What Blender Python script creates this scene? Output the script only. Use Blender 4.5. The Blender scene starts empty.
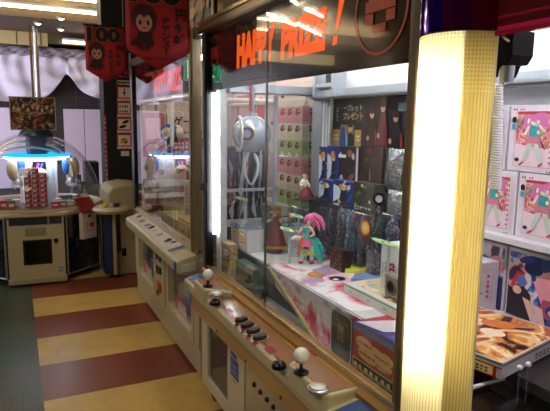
import bpy, math, random
from mathutils import Vector, Matrix
PI = math.pi
SC = bpy.context.scene
COL = SC.collection
H = 1.55
YAW, PITCH, ROLL, FPX = math.radians(25.727), math.radians(8.714), math.radians(0.79), 539.8

# ------------------------------------------------------------------ camera
_f = Vector((math.sin(YAW)*math.cos(PITCH), math.cos(YAW)*math.cos(PITCH), -math.sin(PITCH)))
_r0 = Vector((math.cos(YAW), -math.sin(YAW), 0))
_u0 = _r0.cross(_f)
_r = _r0*math.cos(ROLL) + _u0*math.sin(ROLL)
_u = -_r0*math.sin(ROLL) + _u0*math.cos(ROLL)
cd = bpy.data.cameras.new('camera')
cam = bpy.data.objects.new('camera', cd)
COL.objects.link(cam)
cd.sensor_width = 36
cd.lens = 36*FPX/550
cd.clip_start = 0.02
m3 = Matrix((_r, _u, -_f)).transposed()
cam.matrix_world = Matrix.Translation((0, 0, H)) @ m3.to_4x4()
SC.camera = cam

# measuring helpers: where a sight line of the photograph meets a real plane of the arcade
def ray(px, py): return _r*((px-275)/FPX) - _u*((py-205.5)/FPX) + _f
def wx(px, py, X):
    d = ray(px, py); t = X/d.x; return Vector((X, d.y*t, H+d.z*t))
def wy(px, py, Y):
    d = ray(px, py); t = Y/d.y; return Vector((d.x*t, Y, H+d.z*t))
def wz(px, py, Z):
    d = ray(px, py); t = (Z-H)/d.z; return Vector((d.x*t, d.y*t, Z))

# ------------------------------------------------------------------ materials
def lin(c):
    c = c/255
    return c/12.92 if c <= .04045 else ((c+.055)/1.055)**2.4
def rgb(h): return tuple(lin(int(h[i:i+2], 16)) for i in (0, 2, 4)) + (1,)
_cache = {}
def M(hexc, rough=.5, metal=0, var=.12, scale=30, bump=0, coat=0, spec=.5):
    """plain painted / printed / moulded surface with slight procedural variation"""
    key = (hexc, rough, metal, var, scale, bump, coat, spec)
    if key in _cache: return _cache[key]
    m = bpy.data.materials.new('mat_'+hexc)
    m.use_nodes = True
    nt = m.node_tree; N = nt.nodes; L = nt.links
    b = N['Principled BSDF']
    b.inputs['Roughness'].default_value = rough
    b.inputs['Metallic'].default_value = metal
    b.inputs['Specular IOR Level'].default_value = spec
    if coat:
        b.inputs['Coat Weight'].default_value = coat; b.inputs['Coat Roughness'].default_value = .08
    c = rgb(hexc)
    tc = N.new('ShaderNodeTexCoord'); nz = N.new('ShaderNodeTexNoise')
    nz.inputs['Scale'].default_value = scale; nz.inputs['Detail'].default_value = 3
    L.new(tc.outputs['Object'], nz.inputs['Vector'])
    mx = N.new('ShaderNodeMix'); mx.data_type = 'RGBA'
    mx.inputs['A'].default_value = tuple(max(0, x*(1-var)) for x in c[:3])+(1,)
    mx.inputs['B'].default_value = tuple(min(1, x*(1+var)) for x in c[:3])+(1,)
    L.new(nz.outputs['Fac'], mx.inputs['Factor']); L.new(mx.outputs['Result'], b.inputs['Base Color'])
    if bump:
        bp = N.new('ShaderNodeBump'); bp.inputs['Strength'].default_value = bump; bp.inputs['Distance'].default_value = .01
        L.new(nz.outputs['Fac'], bp.inputs['Height']); L.new(bp.outputs['Normal'], b.inputs['Normal'])
    _cache[key] = m
    return m
def EM(hexc, strength):
    key = ('E', hexc, strength)
    if key in _cache: return _cache[key]
    m = bpy.data.materials.new('lamp_'+hexc); m.use_nodes = True
    nt = m.node_tree; nt.nodes.clear()
    e = nt.nodes.new('ShaderNodeEmission'); o = nt.nodes.new('ShaderNodeOutputMaterial')
    e.inputs['Color'].default_value = rgb(hexc); e.inputs['Strength'].default_value = strength
    nt.links.new(e.outputs[0], o.inputs[0]); _cache[key] = m
    return m
def PRINT(name, cols, scale=18, rough=.3, distort=1.5, kind='noise', coat=.3):
    """busy printed artwork: bands of flat ink colours following a warped noise"""
    m = bpy.data.materials.new(name); m.use_nodes = True
    nt = m.node_tree; N = nt.nodes; L = nt.links; b = N['Principled BSDF']
    b.inputs['Roughness'].default_value = rough; b.inputs['Coat Weight'].default_value = coat
    tc = N.new('ShaderNodeTexCoord')
    if kind == 'noise':
        t = N.new('ShaderNodeTexNoise'); t.inputs['Scale'].default_value = scale; t.inputs['Detail'].default_value = 4
        t.inputs['Distortion'].default_value = distort; out = t.outputs['Fac']; lo, hi = .36, .64
    else:
        t = N.new('ShaderNodeTexVoronoi'); t.inputs['Scale'].default_value = scale
        sp = N.new('ShaderNodeSeparateColor'); L.new(t.outputs['Color'], sp.inputs[0]); out = sp.outputs[0]; lo, hi = .0, 1.
    L.new(tc.outputs['Object'], t.inputs['Vector'])
    cr = N.new('ShaderNodeValToRGB'); cr.color_ramp.interpolation = 'CONSTANT'
    e = cr.color_ramp.elements
    n = len(cols)
    e[0].position = 0; e[0].color = rgb(cols[0]); e[1].position = lo+(hi-lo)/n; e[1].color = rgb(cols[1])
    for i in range(2, n):
        x = e.new(lo+(hi-lo)*i/n); x.color = rgb(cols[i])
    L.new(out, cr.inputs[0]); L.new(cr.outputs[0], b.inputs['Base Color'])
    return m
def CLEAR(name, tint='FFFFFF', boost=1.6, rough=0.0, ior=1.5, haze=0, hazecol='FFFFFF'):
    """thin clear sheet: sees through, with a Fresnel reflection on its outer faces"""
    m = bpy.data.materials.new(name); m.use_nodes = True
    nt = m.node_tree; N = nt.nodes; L = nt.links; N.clear()
    o = N.new('ShaderNodeOutputMaterial'); tr = N.new('ShaderNodeBsdfTransparent'); gl = N.new('ShaderNodeBsdfGlossy')
    tr.inputs['Color'].default_value = rgb(tint); gl.inputs['Roughness'].default_value = rough
    fr = N.new('ShaderNodeFresnel'); fr.inputs['IOR'].default_value = ior
    ge = N.new('ShaderNodeNewGeometry')
    inv = N.new('ShaderNodeMath'); inv.operation = 'SUBTRACT'; inv.inputs[0].default_value = 1
    L.new(ge.outputs['Backfacing'], inv.inputs[1])
    mu = N.new('ShaderNodeMath'); mu.operation = 'MULTIPLY'; L.new(fr.outputs[0], mu.inputs[0]); L.new(inv.outputs[0], mu.inputs[1])
    mb = N.new('ShaderNodeMath'); mb.operation = 'MULTIPLY'; mb.use_clamp = True; mb.inputs[1].default_value = boost
    L.new(mu.outputs[0], mb.inputs[0])
    base = tr.outputs[0]
    if haze:
        df = N.new('ShaderNodeBsdfDiffuse'); df.inputs['Color'].default_value = rgb(hazecol)
        tl = N.new('ShaderNodeBsdfTranslucent'); tl.inputs['Color'].default_value = rgb(hazecol)
        a = N.new('ShaderNodeMixShader'); a.inputs[0].default_value = .5; L.new(df.outputs[0], a.inputs[1]); L.new(tl.outputs[0], a.inputs[2])
        mh = N.new('ShaderNodeMixShader'); mh.inputs[0].default_value = haze; L.new(base, mh.inputs[1]); L.new(a.outputs[0], mh.inputs[2]); base = mh.outputs[0]
    mix = N.new('ShaderNodeMixShader'); L.new(mb.outputs[0], mix.inputs[0]); L.new(base, mix.inputs[1]); L.new(gl.outputs[0], mix.inputs[2])
    L.new(mix.outputs[0], o.inputs[0])
    return m

GLASS = CLEAR('window_glass', 'FCFDFC', 1.45)
GLASS_SIDE = CLEAR('side_glass', 'FDFEFD', .8)
ACRYL = CLEAR('clear_acrylic', 'FAFAFC', 1.4, .02, 1.45, .06)
PLASTIC = CLEAR('blister_plastic', 'F2F5F8', 2.2, .06, 1.55, .03, 'C8D4E8')
CREAM = M('BDB391', .35, 0, .06, 8)
CREAM_D = M('B5AA8C', .4, 0, .06, 8)
WOOD = M('9C6C4A', .28, 0, .12, 14, coat=.4)
BRONZE = M('A07C48', .3, .55, .12, 20)
BRONZE_D = M('6B5030', .35, .5, .12, 20)
STEEL = M('C4C8CC', .28, .85, .06, 20)
ALU = M('B4BCC2', .35, .6, .06, 12)
WHITE = M('E6E6E6', .4, 0, .04, 10)
WHITE_G = M('D4D6D8', .35, 0, .04, 10)
BLACK = M('0C0C0E', .3, 0, .1, 20)
BLACK_M = M('141416', .6, 0, .1, 20)
GREYD = M('3A3B3D', .45, 0, .1, 20)
RED = M('B01820', .4, 0, .1, 20)
POST_BR = M('5A4A34', .45, .1, .08, 15)

# ------------------------------------------------------------------ mesh builder
ORG = {}
class MB:
    def __init__(s): s.v = []; s.f = []; s.mi = []; s.mats = []; s.sm = []
    def k(s, m):
        if m not in s.mats: s.mats.append(m)
        return s.mats.index(m)
    def add(s, vs, fs, m, smooth=False):
        n = len(s.v); s.v += [Vector(p) for p in vs]; i = s.k(m)
        for f in fs: s.f.append([n+q for q in f]); s.mi.append(i); s.sm.append(smooth)
        return s
    def box(s, a, b, m):
        x0, x1 = sorted((a[0], b[0])); y0, y1 = sorted((a[1], b[1])); z0, z1 = sorted((a[2], b[2]))
        vs = [(x0,y0,z0),(x1,y0,z0),(x1,y1,z0),(x0,y1,z0),(x0,y0,z1),(x1,y0,z1),(x1,y1,z1),(x0,y1,z1)]
        return s.add(vs, [(3,2,1,0),(4,5,6,7),(0,1,5,4),(1,2,6,5),(2,3,7,6),(3,0,4,7)], m)
    def prism(s, prof, axis, a, b, m, smooth=False):
        """profile (list of 2-D points) extruded along axis from a to b; 'y' takes (x,z), 'x' takes (y,z), 'z' takes (x,y)"""
        def P(p, t): return {'y': (p[0], t, p[1]), 'x': (t, p[0], p[1]), 'z': (p[0], p[1], t)}[axis]
        n = len(prof)
        vs = [P(p, a) for p in prof]+[P(p, b) for p in prof]
        area = sum(prof[i][0]*prof[(i+1)%n][1]-prof[(i+1)%n][0]*prof[i][1] for i in range(n))
        fl = (area > 0) ^ (axis == 'y') ^ (b < a)
        c0 = list(range(n)); c1 = list(range(n, 2*n))
        fs = [c0[::-1] if fl else c0, c1 if fl else c1[::-1]]
        for i in range(n):
            j = (i+1) % n
            fs.append((i, j, n+j, n+i) if fl else (j, i, n+i, n+j))
        s.add(vs, fs[:2], m); k = len(s.v)-2*n
        i0 = s.k(m)
        for f in fs[2:]: s.f.append([k+q for q in f]); s.mi.append(i0); s.sm.append(smooth)
        return s
    def lathe(s, prof, m, c=(0,0,0), n=24, axis='z', cap=True, smooth=True, a0=0, a1=2*PI):
        """prof = [(radius, height)...]"""
        full = abs(a1-a0-2*PI) < 1e-6
        cnt = n if full else n+1
        vs = []
        for (r, h) in prof:
            for i in range(cnt):
                a = a0+(a1-a0)*i/n
                p = {'z': (r*math.cos(a), r*math.sin(a), h), 'x': (h, r*math.cos(a), r*math.sin(a)), 'y': (r*math.sin(a), h, r*math.cos(a))}[axis]
                vs.append((p[0]+c[0], p[1]+c[1], p[2]+c[2]))
        fs = []
        for j in range(len(prof)-1):
            for i in range(n):
                k = (i+1) % cnt
                fs.append((j*cnt+i, j*cnt+k, (j+1)*cnt+k, (j+1)*cnt+i))
        if cap and full:
            if prof[0][0] > 1e-5: fs.append(list(range(cnt))[::-1])
            if prof[-1][0] > 1e-5: fs.append(list(range((len(prof)-1)*cnt, len(prof)*cnt)))
        return s.add(vs, fs, m, smooth)
    def ball(s, c, r, m, n=16, sc=(1,1,1)):
        k = n//2
        vs = []; fs = []
        for j in range(k+1):
            t = PI*j/k
            for i in range(n):
                a = 2*PI*i/n
                vs.append((c[0]+r*sc[0]*math.sin(t)*math.cos(a), c[1]+r*sc[1]*math.sin(t)*math.sin(a), c[2]-r*sc[2]*math.cos(t)))
        for j in range(k):
            for i in range(n): fs.append((j*n+i, j*n+(i+1)%n, (j+1)*n+(i+1)%n, (j+1)*n+i))
        return s.add(vs, fs, m, True)
    def tube(s, pts, r, m, n=10, r_end=None):
        pts = [Vector(p) for p in pts]; vs = []; fs = []; N = len(pts)
        up = None
        for i, p in enumerate(pts):
            t = (pts[min(i+1, N-1)]-pts[max(i-1, 0)]).normalized()
            if up is None:
                up = Vector((0,0,1)) if abs(t.z) < .9 else Vector((1,0,0))
            a = (up-t*up.dot(t)).normalized(); b = t.cross(a); up = a
            rr = r if not isinstance(r, (list, tuple)) else r[i]
            for q in range(n):
                an = 2*PI*q/n; vs.append(p+a*(rr*math.cos(an))+b*(rr*math.sin(an)))
        for i in range(N-1):
            for q in range(n): fs.append((i*n+q, i*n+(q+1)%n, (i+1)*n+(q+1)%n, (i+1)*n+q))
        fs.append(list(range(n))[::-1]); fs.append(list(range((N-1)*n, N*n)))
        return s.add(vs, fs, m, True)
    def poly(s, pts, m): return s.add(pts, [list(range(len(pts)))], m)
    def build(s, name, parent=None, bevel=0, local=False, origin=None):
        me = bpy.data.meshes.new(name)
        o = bpy.data.objects.new(name, me); COL.objects.link(o)
        if parent is None and origin is None and not local and s.v:
            lo = [min(v[i] for v in s.v) for i in range(3)]; hi = [max(v[i] for v in s.v) for i in range(3)]
            origin = Vector(((lo[0]+hi[0])/2, (lo[1]+hi[1])/2, lo[2]))
        off = Vector((0,0,0))
        if parent is not None:
            o.parent = parent
            if not local: off = ORG.get(parent.name, Vector((0,0,0)))
            ORG[o.name] = off if not local else Vector((0,0,0))
        elif origin is not None:
            off = Vector(origin); o.location = off; ORG[o.name] = off
        else: ORG[o.name] = Vector((0,0,0))
        me.from_pydata([tuple(v-off) for v in s.v], [], s.f)
        for m in s.mats: me.materials.append(m)
        me.polygons.foreach_set('material_index', s.mi); me.polygons.foreach_set('use_smooth', s.sm)
        me.update()
        if any(s.sm): me.set_sharp_from_angle(angle=math.radians(42))
        if bevel:
            b = o.modifiers.new('bevel', 'BEVEL'); b.width = bevel; b.segments = 2; b.limit_method = 'ANGLE'; b.angle_limit = math.radians(40)
        return o
def tag(o, label, cat, group=None, kind=None):
    o['label'] = label; o['category'] = cat
    if group: o['group'] = group
    if kind: o['kind'] = kind
    return o
def thing(name, loc, label, cat, group=None, rz=0):
    o = bpy.data.objects.new(name, None); COL.objects.link(o); o.empty_display_size = .05
    o.location = loc; o.rotation_euler = (0, 0, rz); ORG[o.name] = Vector(loc)
    return tag(o, label, cat, group)
def struct(name, mb, bevel=0):
    o = mb.build(name, bevel=bevel); o['kind'] = 'structure'; return o
def dup(root, loc, label, group=None, rz=None, sc=None):
    r = root.copy(); COL.objects.link(r); r.location = loc
    if rz is not None: r.rotation_euler = (0, 0, rz)
    if sc: r.scale = (sc, sc, sc)
    r['label'] = label
    if group: r['group'] = group
    for ch in list(root.children):
        c = ch.copy(); COL.objects.link(c); c.parent = r
        for g in list(ch.children):
            d = g.copy(); COL.objects.link(d); d.parent = c
    return r

# flat printing on a face: o = lower left corner, u / v = full width and height vectors
class Sheet:
    def __init__(s, o, u, v, lift=.0006):
        s.o = Vector(o); s.u = Vector(u); s.v = Vector(v); s.n = s.u.cross(s.v).normalized(); s.l = lift; s.mb = MB(); s.lv = 0
    def P(s, a, b): return s.o+s.u*a+s.v*b+s.n*(s.l*(s.lv+1))
    def poly(s, pts, m, up=True):
        area = sum(pts[i][0]*pts[(i+1)%len(pts)][1]-pts[(i+1)%len(pts)][0]*pts[i][1] for i in range(len(pts)))
        if area < 0: pts = pts[::-1]
        if up: s.lv += .35
        s.mb.poly([s.P(*p) for p in pts], m); return s
    def rect(s, a, b, c, d, m): return s.poly([(a,b),(c,b),(c,d),(a,d)], m)
    def ell(s, cx, cy, rx, ry, m, n=16, rot=0):
        c, q = math.cos(rot), math.sin(rot)
        pts = []
        for i in range(n):
            x, y = rx*math.cos(2*PI*i/n), ry*math.sin(2*PI*i/n)
            pts.append((cx+x*c-y*q, cy+x*q+y*c))
        return s.poly(pts, m)
    def ring(s, cx, cy, rx, ry, t, m, n=32):
        s.lv += .35
        for i in range(n):
            a, b = 2*PI*i/n, 2*PI*(i+1)/n
            s.mb.poly([s.P(cx+rx*t*math.cos(a), cy+ry*t*math.sin(a)), s.P(cx+rx*math.cos(a), cy+ry*math.sin(a)), s.P(cx+rx*math.cos(b), cy+ry*math.sin(b)), s.P(cx+rx*t*math.cos(b), cy+ry*t*math.sin(b))], m)
        return s
    def frame(s, a, b, c, d, t, m):
        w, h = s.u.length, s.v.length; tx, ty = t/w, t/h
        for r in ((a,b,c,b+ty), (a,d-ty,c,d), (a,b+ty,a+tx,d-ty), (c-tx,b+ty,c,d-ty)):
            s.poly([(r[0],r[1]),(r[2],r[1]),(r[2],r[3]),(r[0],r[3])], m, False)
        s.lv += .35; return s
    def text(s, body, a, b, c, d, m, bold=0, shear=0):
        """text stretched to fill the rectangle a,b..c,d"""
        cu = bpy.data.curves.new('lettering', 'FONT'); cu.body = body; cu.size = 1; cu.offset = bold; cu.shear = shear; cu.resolution_u = 3
        ob = bpy.data.objects.new('lettering', cu)
        me = bpy.data.meshes.new_from_object(ob)
        if len(me.vertices):
            xs = [q.co.x for q in me.vertices]; ys = [q.co.y for q in me.vertices]
            x0, x1, y0, y1 = min(xs), max(xs), min(ys), max(ys)
            s.lv += .35
            vs = [s.P(a+(c-a)*(q.co.x-x0)/max(1e-6, x1-x0), b+(d-b)*(q.co.y-y0)/max(1e-6, y1-y0)) for q in me.vertices]
            fs = []
            for p in me.polygons:
                f = list(p.vertices)
                if p.normal.z < 0: f = f[::-1]
                fs.append(f)
            s.mb.add(vs, fs, m)
        bpy.data.objects.remove(ob); bpy.data.curves.remove(cu); bpy.data.meshes.remove(me)
        return s
    def scribble(s, a, b, c, d, m, rows=1, n=8, rnd=None, vertical=False):
        """unreadably small lines of print: rows of short strokes"""
        rnd = rnd or random.Random(3); s.lv += .35
        for r in range(rows):
            for i in range(n):
                if vertical:
                    x0 = a+(c-a)*r/rows; x1 = a+(c-a)*(r+.72)/rows; y0 = b+(d-b)*i/n; y1 = b+(d-b)*(i+.5+.3*rnd.random())/n
                else:
                    x0 = a+(c-a)*i/n; x1 = a+(c-a)*(i+.5+.35*rnd.random())/n; y0 = b+(d-b)*r/rows; y1 = b+(d-b)*(r+.62)/rows
                k = rnd.random()*.3
                s.mb.poly([s.P(x0, y0+(y1-y0)*k*.5), s.P(x1, y0), s.P(x1-(x1-x0)*k, y1), s.P(x0, y1-(y1-y0)*k*.4)], m)
        return s
    def done(s, name, parent, local=False): return s.mb.build(name, parent, local=local)

def girl(S, hair, dress, legs, accent, x0=0, y0=0, x1=1, y1=1, rnd=None, skin='F2D2BC'):
    """a generic drawn figure striding in a costume, laid out in the rectangle x0..x1, y0..y1"""
    rnd = rnd or random.Random(1)
    def p(x, y): return (x0+(x1-x0)*x, y0+(y1-y0)*y)
    def el(cx, cy, rx, ry, m, rot=0): S.ell(*p(cx, cy), rx*(x1-x0), ry*(y1-y0), M(m, .35), 14, rot)
    def pg(pts, m): S.poly([p(*q) for q in pts], M(m, .35))
    el(.62,.86,.3,.12,hair,.2); el(.42,.84,.22,.11,hair,-.3); el(.8,.74,.14,.1,hair,.8); el(.26,.74,.1,.09,hair,-.7)
    pg([(.42,.76),(.64,.78),(.7,.5),(.36,.5)], dress)
    el(.54,.82,.13,.075,skin); el(.52,.87,.16,.05,hair,.1)
    pg([(.4,.72),(.3,.56),(.22,.58),(.36,.76)], skin); pg([(.64,.74),(.82,.62),(.86,.66),(.68,.78)], skin)
    pg([(.34,.55),(.72,.54),(.82,.4),(.56,.36),(.26,.42)], accent)
    pg([(.38,.42),(.52,.42),(.36,.14),(.26,.06),(.2,.07)], legs); pg([(.54,.42),(.68,.42),(.8,.12),(.82,.06),(.72,.06)], legs)
    pg([(.14,.02),(.3,.09),(.27,.04),(.18,0)], 'B02838'); pg([(.7,.02),(.86,.09),(.82,.03),(.74,0)], 'B02838')
    pg([(.7,.56),(.86,.36),(.9,.3),(.84,.34),(.74,.46)], '3A2238')
    for i in range(10):
        el(.15+.7*rnd.random(), .42+.5*rnd.random(), .03+.06*rnd.random(), .012+.03*rnd.random(), rnd.choice([hair, dress, accent, 'F4E2C0', '2E7C86', legs]), rnd.random()*3)

# ================================================================== SETTING
def floor_mat():
    m = bpy.data.materials.new('floor_tiles'); m.use_nodes = True
    nt = m.node_tree; N = nt.nodes; L = nt.links; b = N['Principled BSDF']
    b.inputs['Roughness'].default_value = .3; b.inputs['Specular IOR Level'].default_value = .35
    g = N.new('ShaderNodeNewGeometry'); sp = N.new('ShaderNodeSeparateXYZ'); L.new(g.outputs['Position'], sp.inputs[0])
    def math_(op, a, bv, clamp=False):
        n = N.new('ShaderNodeMath'); n.operation = op; n.use_clamp = clamp
        for i, q in enumerate((a, bv)):
            if isinstance(q, (int, float)): n.inputs[i].default_value = q
            else: L.new(q, n.inputs[i])
        return n.outputs[0]
    t = math_('DIVIDE', math_('SUBTRACT', sp.outputs[1], 3.075), .96)
    fr = math_('FRACT', t, 0)
    red = math_('LESS_THAN', fr, .5)
    grn = math_('LESS_THAN', sp.outputs[0], .07)
    def noise(scale, det=4):
        n = N.new('ShaderNodeTexNoise'); n.inputs['Scale'].default_value = scale; n.inputs['Detail'].default_value = det
        L.new(g.outputs['Position'], n.inputs['Vector']); return n.outputs['Fac']
    def mixc(f, a, bb):
        n = N.new('ShaderNodeMix'); n.data_type = 'RGBA'
        L.new(f, n.inputs['Factor'])
        for k, q in (('A', a), ('B', bb)):
            if isinstance(q, str): n.inputs[k].default_value = rgb(q)
            else: L.new(q, n.inputs[k])
        return n.outputs['Result']
    big = noise(2.2); sm = noise(26); fine = noise(130, 2)
    yel = mixc(sm, 'BE9A52', 'D8B96C'); rd = mixc(sm, '6E3224', '88442F')
    gr = mixc(math_('GREATER_THAN', fine, .56), '2C3A30', '5A6A58')
    c = mixc(grn, mixc(red, yel, rd), gr)
    wear = math_('MULTIPLY', math_('SUBTRACT', big, .42, True), 1.3, True)
    c2 = mixc(wear, c, '6A4E34')
    L.new(c2, b.inputs['Base Color'])
    return m
struct('floor', MB().box((-3.6,-3.2,-.1), (3.2,9.4,0), floor_mat()))
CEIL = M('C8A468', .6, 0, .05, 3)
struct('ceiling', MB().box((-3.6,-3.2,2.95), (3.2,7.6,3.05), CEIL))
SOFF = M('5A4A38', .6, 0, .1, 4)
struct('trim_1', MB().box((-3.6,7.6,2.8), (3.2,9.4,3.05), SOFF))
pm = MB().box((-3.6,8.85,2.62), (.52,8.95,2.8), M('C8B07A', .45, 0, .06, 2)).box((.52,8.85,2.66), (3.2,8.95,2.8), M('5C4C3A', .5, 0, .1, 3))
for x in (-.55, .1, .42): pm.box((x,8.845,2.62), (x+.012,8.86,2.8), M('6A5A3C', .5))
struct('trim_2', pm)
TILE = M('3A3638', .35, 0, .15, 2)
wb = MB().box((-3.6,9.3,0), (3.2,9.4,2.8), TILE)
for i in range(20): wb.box((-3.5+i*.34,9.292,0), (-3.49+i*.34,9.3,2.7), M('5A5456', .5))
for i in range(8): wb.box((-3.6,9.292,.3+i*.32), (3.2,9.3,.308+i*.32), M('5A5456', .5))
struct('wall_back', wb)
struct('wall_left', MB().box((-3.7,-3.2,0), (-3.6,9.4,3.05), M('6E5E4A', .7, 0, .1, 2)))
struct('wall_right', MB().box((2.3,-3.2,0), (2.4,9.4,3.05), M('8A7448', .6, 0, .15, 2)))
struct('wall_rear', MB().box((-3.7,-3.3,0), (3.2,-3.2,3.05), M('4E4438', .7, 0, .1, 2)))
# black square pillar carrying the warning notices
struct('trim_3', MB().box((.885,6.1,0), (1.165,6.4,2.95), M('0A0A0B', .55, 0, .1, 20)), bevel=.006)

# white boards standing against the tiled wall
LILAC = M('CFC4DC', .45, 0, .04, 4)
for i, (x0, x1, z1) in enumerate(((-.53,.28,1.72), (.72,1.02,1.72), (1.03,1.3,1.72), (1.31,1.7,1.72))):
    b = MB().box((x0,9.2,.5), (x1,9.24,z1), LILAC); b.box((x0+.05,9.2,0), (x0+.09,9.24,.5), STEEL); b.box((x1-.09,9.2,0), (x1-.05,9.24,.5), STEEL)
    lab = ['white board behind the poster of the domed machine', 'narrow white board right of the domed machine poster',
           'narrow white board second from the black pillar', 'white board half hidden by the black pillar'][i]
    tag(b.build('hoarding_board'), lab, 'board', 'white boards along the tiled wall')

# tied-up dust sheet
def sheet():
    mb = MB(); nx, nz = 90, 22; x0, x1, top = -.75, 1.75, 2.62; pk = .78
    vs = []
    for i in range(nx+1):
        x = x0+(x1-x0)*i/nx
        d = abs(x-pk)
        low = 1.86+.38*math.exp(-(d/.2)**1.4)-.05*math.cos(x*2.3)-(.07 if x > pk else 0)*(x-pk)
        for j in range(nz+1):
            t = j/nz; z = top+(low-top)*t
            ph = (x-pk)*9+3*t*math.copysign(1, x-pk)
            y = 9.05+.03*math.sin(ph*1.7)*t+.018*math.sin(x*31+2*math.sin(t*5))*(1-t)+.035*math.sin((z-.25*d)*23)*math.exp(-d*.8)*(.3+t)
            vs.append((x, y, z))
    n = nz+1; fs = [(i*n+j, i*n+j+1, (i+1)*n+j+1, (i+1)*n+j) for i in range(nx) for j in range(nz)]
    mb.add(vs, fs, M('DAD4EA', .7, 0, .04, 3), True)
    o = mb.build('dust_sheet'); s = o.modifiers.new('thick', 'SOLIDIFY'); s.thickness = .006
    return tag(o, 'white dust sheet gathered to a peak along the top of the tiled wall', 'sheet')
ds = sheet()
pl = MB()
vs = []; n = 61
for i in range(n):
    x = -.75+2.45*i/(n-1)
    for j in range(5): vs.append((x, 8.99+.022*math.sin(i*1.9+j*2.1)+.012*math.sin(i*5.3+j), 2.6-.115*j/4-.012*math.sin(i*.9)*(j==4)))
pl.add(vs, [(i*5+j, i*5+j+1, i*5+j+6, i*5+j+5) for i in range(n-1) for j in range(4)], M('8E8694', .35, 0, .25, 25), True)
o = pl.build('plastic_film'); sd = o.modifiers.new('thick', 'SOLIDIFY'); sd.thickness = .003
tag(o, 'crumpled grey plastic film strip above the white dust sheet', 'plastic film')
tag(MB().lathe([(.035,0),(.035,2.8)], STEEL, (.33,8.3,0), 16).box((.28,8.25,0),(.38,8.35,.02),STEEL).box((.255,8.31,.0),(.285,8.33,2.8),BRONZE_D).build('steel_pole'), 'bright steel pole with a dark strip behind the domed machine poster', 'pole')

# ------------------------------------------------ ceiling lamps
LAMP_W = EM('FFE6B4', 6); LAMP_D = EM('FFE9C0', 14)
def tube_lamp(a, b, z, label, grp, strength=None):
    a, b = Vector((a[0], a[1], z)), Vector((b[0], b[1], z)); c = (a+b)/2
    t = thing('ceiling_tube_lamp', (c.x, c.y, z), label, 'ceiling lamp', grp)
    d = (b-a).normalized(); s = Vector((-d.y, d.x, 0))*.06
    h = MB(); h.add([a-s+Vector((0,0,.05)), b-s+Vector((0,0,.05)), b+s+Vector((0,0,.05)), a+s+Vector((0,0,.05)), a-s+Vector((0,0,.02)), b-s+Vector((0,0,.02)), b+s+Vector((0,0,.02)), a+s+Vector((0,0,.02))],
        [(0,1,2,3),(7,6,5,4),(0,4,5,1),(1,5,6,2),(2,6,7,3),(3,7,4,0)], WHITE)
    h.build('lamp_housing', t)
    MB().tube([a, b], .018, strength or LAMP_W).build('lamp_tube', t)
    return t
diag = [((-1.10,6.42),(-1.78,6.96),'nearest'), ((-1.37,5.92),(-1.80,6.24),'short'), ((-1.74,6.84),(-2.5,7.5),'middle'), ((-.55,5.2),(-1.15,5.72),'foremost')]
for a, b, w in diag: tube_lamp(a, b, 2.9, w+' slanting ceiling tube lamp mirrored in the black header', 'slanting ceiling tubes', EM('FFE9C8', 16))
tube_lamp((-1.6,7.5), (1.6,7.5), 2.9, 'long ceiling tube lamp along the edge of the dark soffit', 'cross ceiling tubes')
tube_lamp((-1.6,6.75), (1.4,6.75), 2.9, 'long ceiling tube lamp in front of the soffit edge', 'cross ceiling tubes')
tube_lamp((.72,8.8), (1.5,8.8), 2.69, 'short tube lamp under the soffit by the small red banner', 'cross ceiling tubes')
for (px, py, w) in ((38,23,'left'), (61,29,'lower right'), (61,18,'upper right')):
    p = wz(px, py, 2.79)
    t = thing('downlight', p, w+' round downlight of the three in the dark soffit', 'downlight', 'soffit downlights')
    MB().lathe([(.055,.012),(.055,-.005),(.042,-.012),(.036,.0)], M('A89068',.4), p, 20, cap=False).build('trim_ring', t)
    MB().lathe([(.035,-.004),(.025,-.02),(.0,-.026)], EM('FFE6B8', 14), p, 16, cap=False).build('bulb', t)

# green exit sign on the left side of the hall, seen mirrored in the glass
p = Vector((-1.08,9.0,2.42))
t = thing('exit_sign', p, 'green running-man exit sign over the far left of the hall', 'sign')
MB().box(p+Vector((-.32,0,-.19)), p+Vector((.32,.06,.19)), WHITE).build('sign_case', t, bevel=.004)
S = Sheet(p+Vector((-.31,-.001,-.18)), (.62,0,0), (0,0,.36)); G = EM('0F9A62', 1.2); Wt = EM('E8FFF2', 1.6)
S.rect(0,0,1,1,G); S.ell(.42,.78,.07,.11,Wt); S.poly([(.3,.4),(.42,.68),(.52,.62),(.46,.36),(.62,.1),(.5,.08),(.4,.3),(.24,.14),(.16,.2)],Wt); S.frame(.62,.08,.92,.92,.02,Wt)
S.done('sign_face', t)

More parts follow.
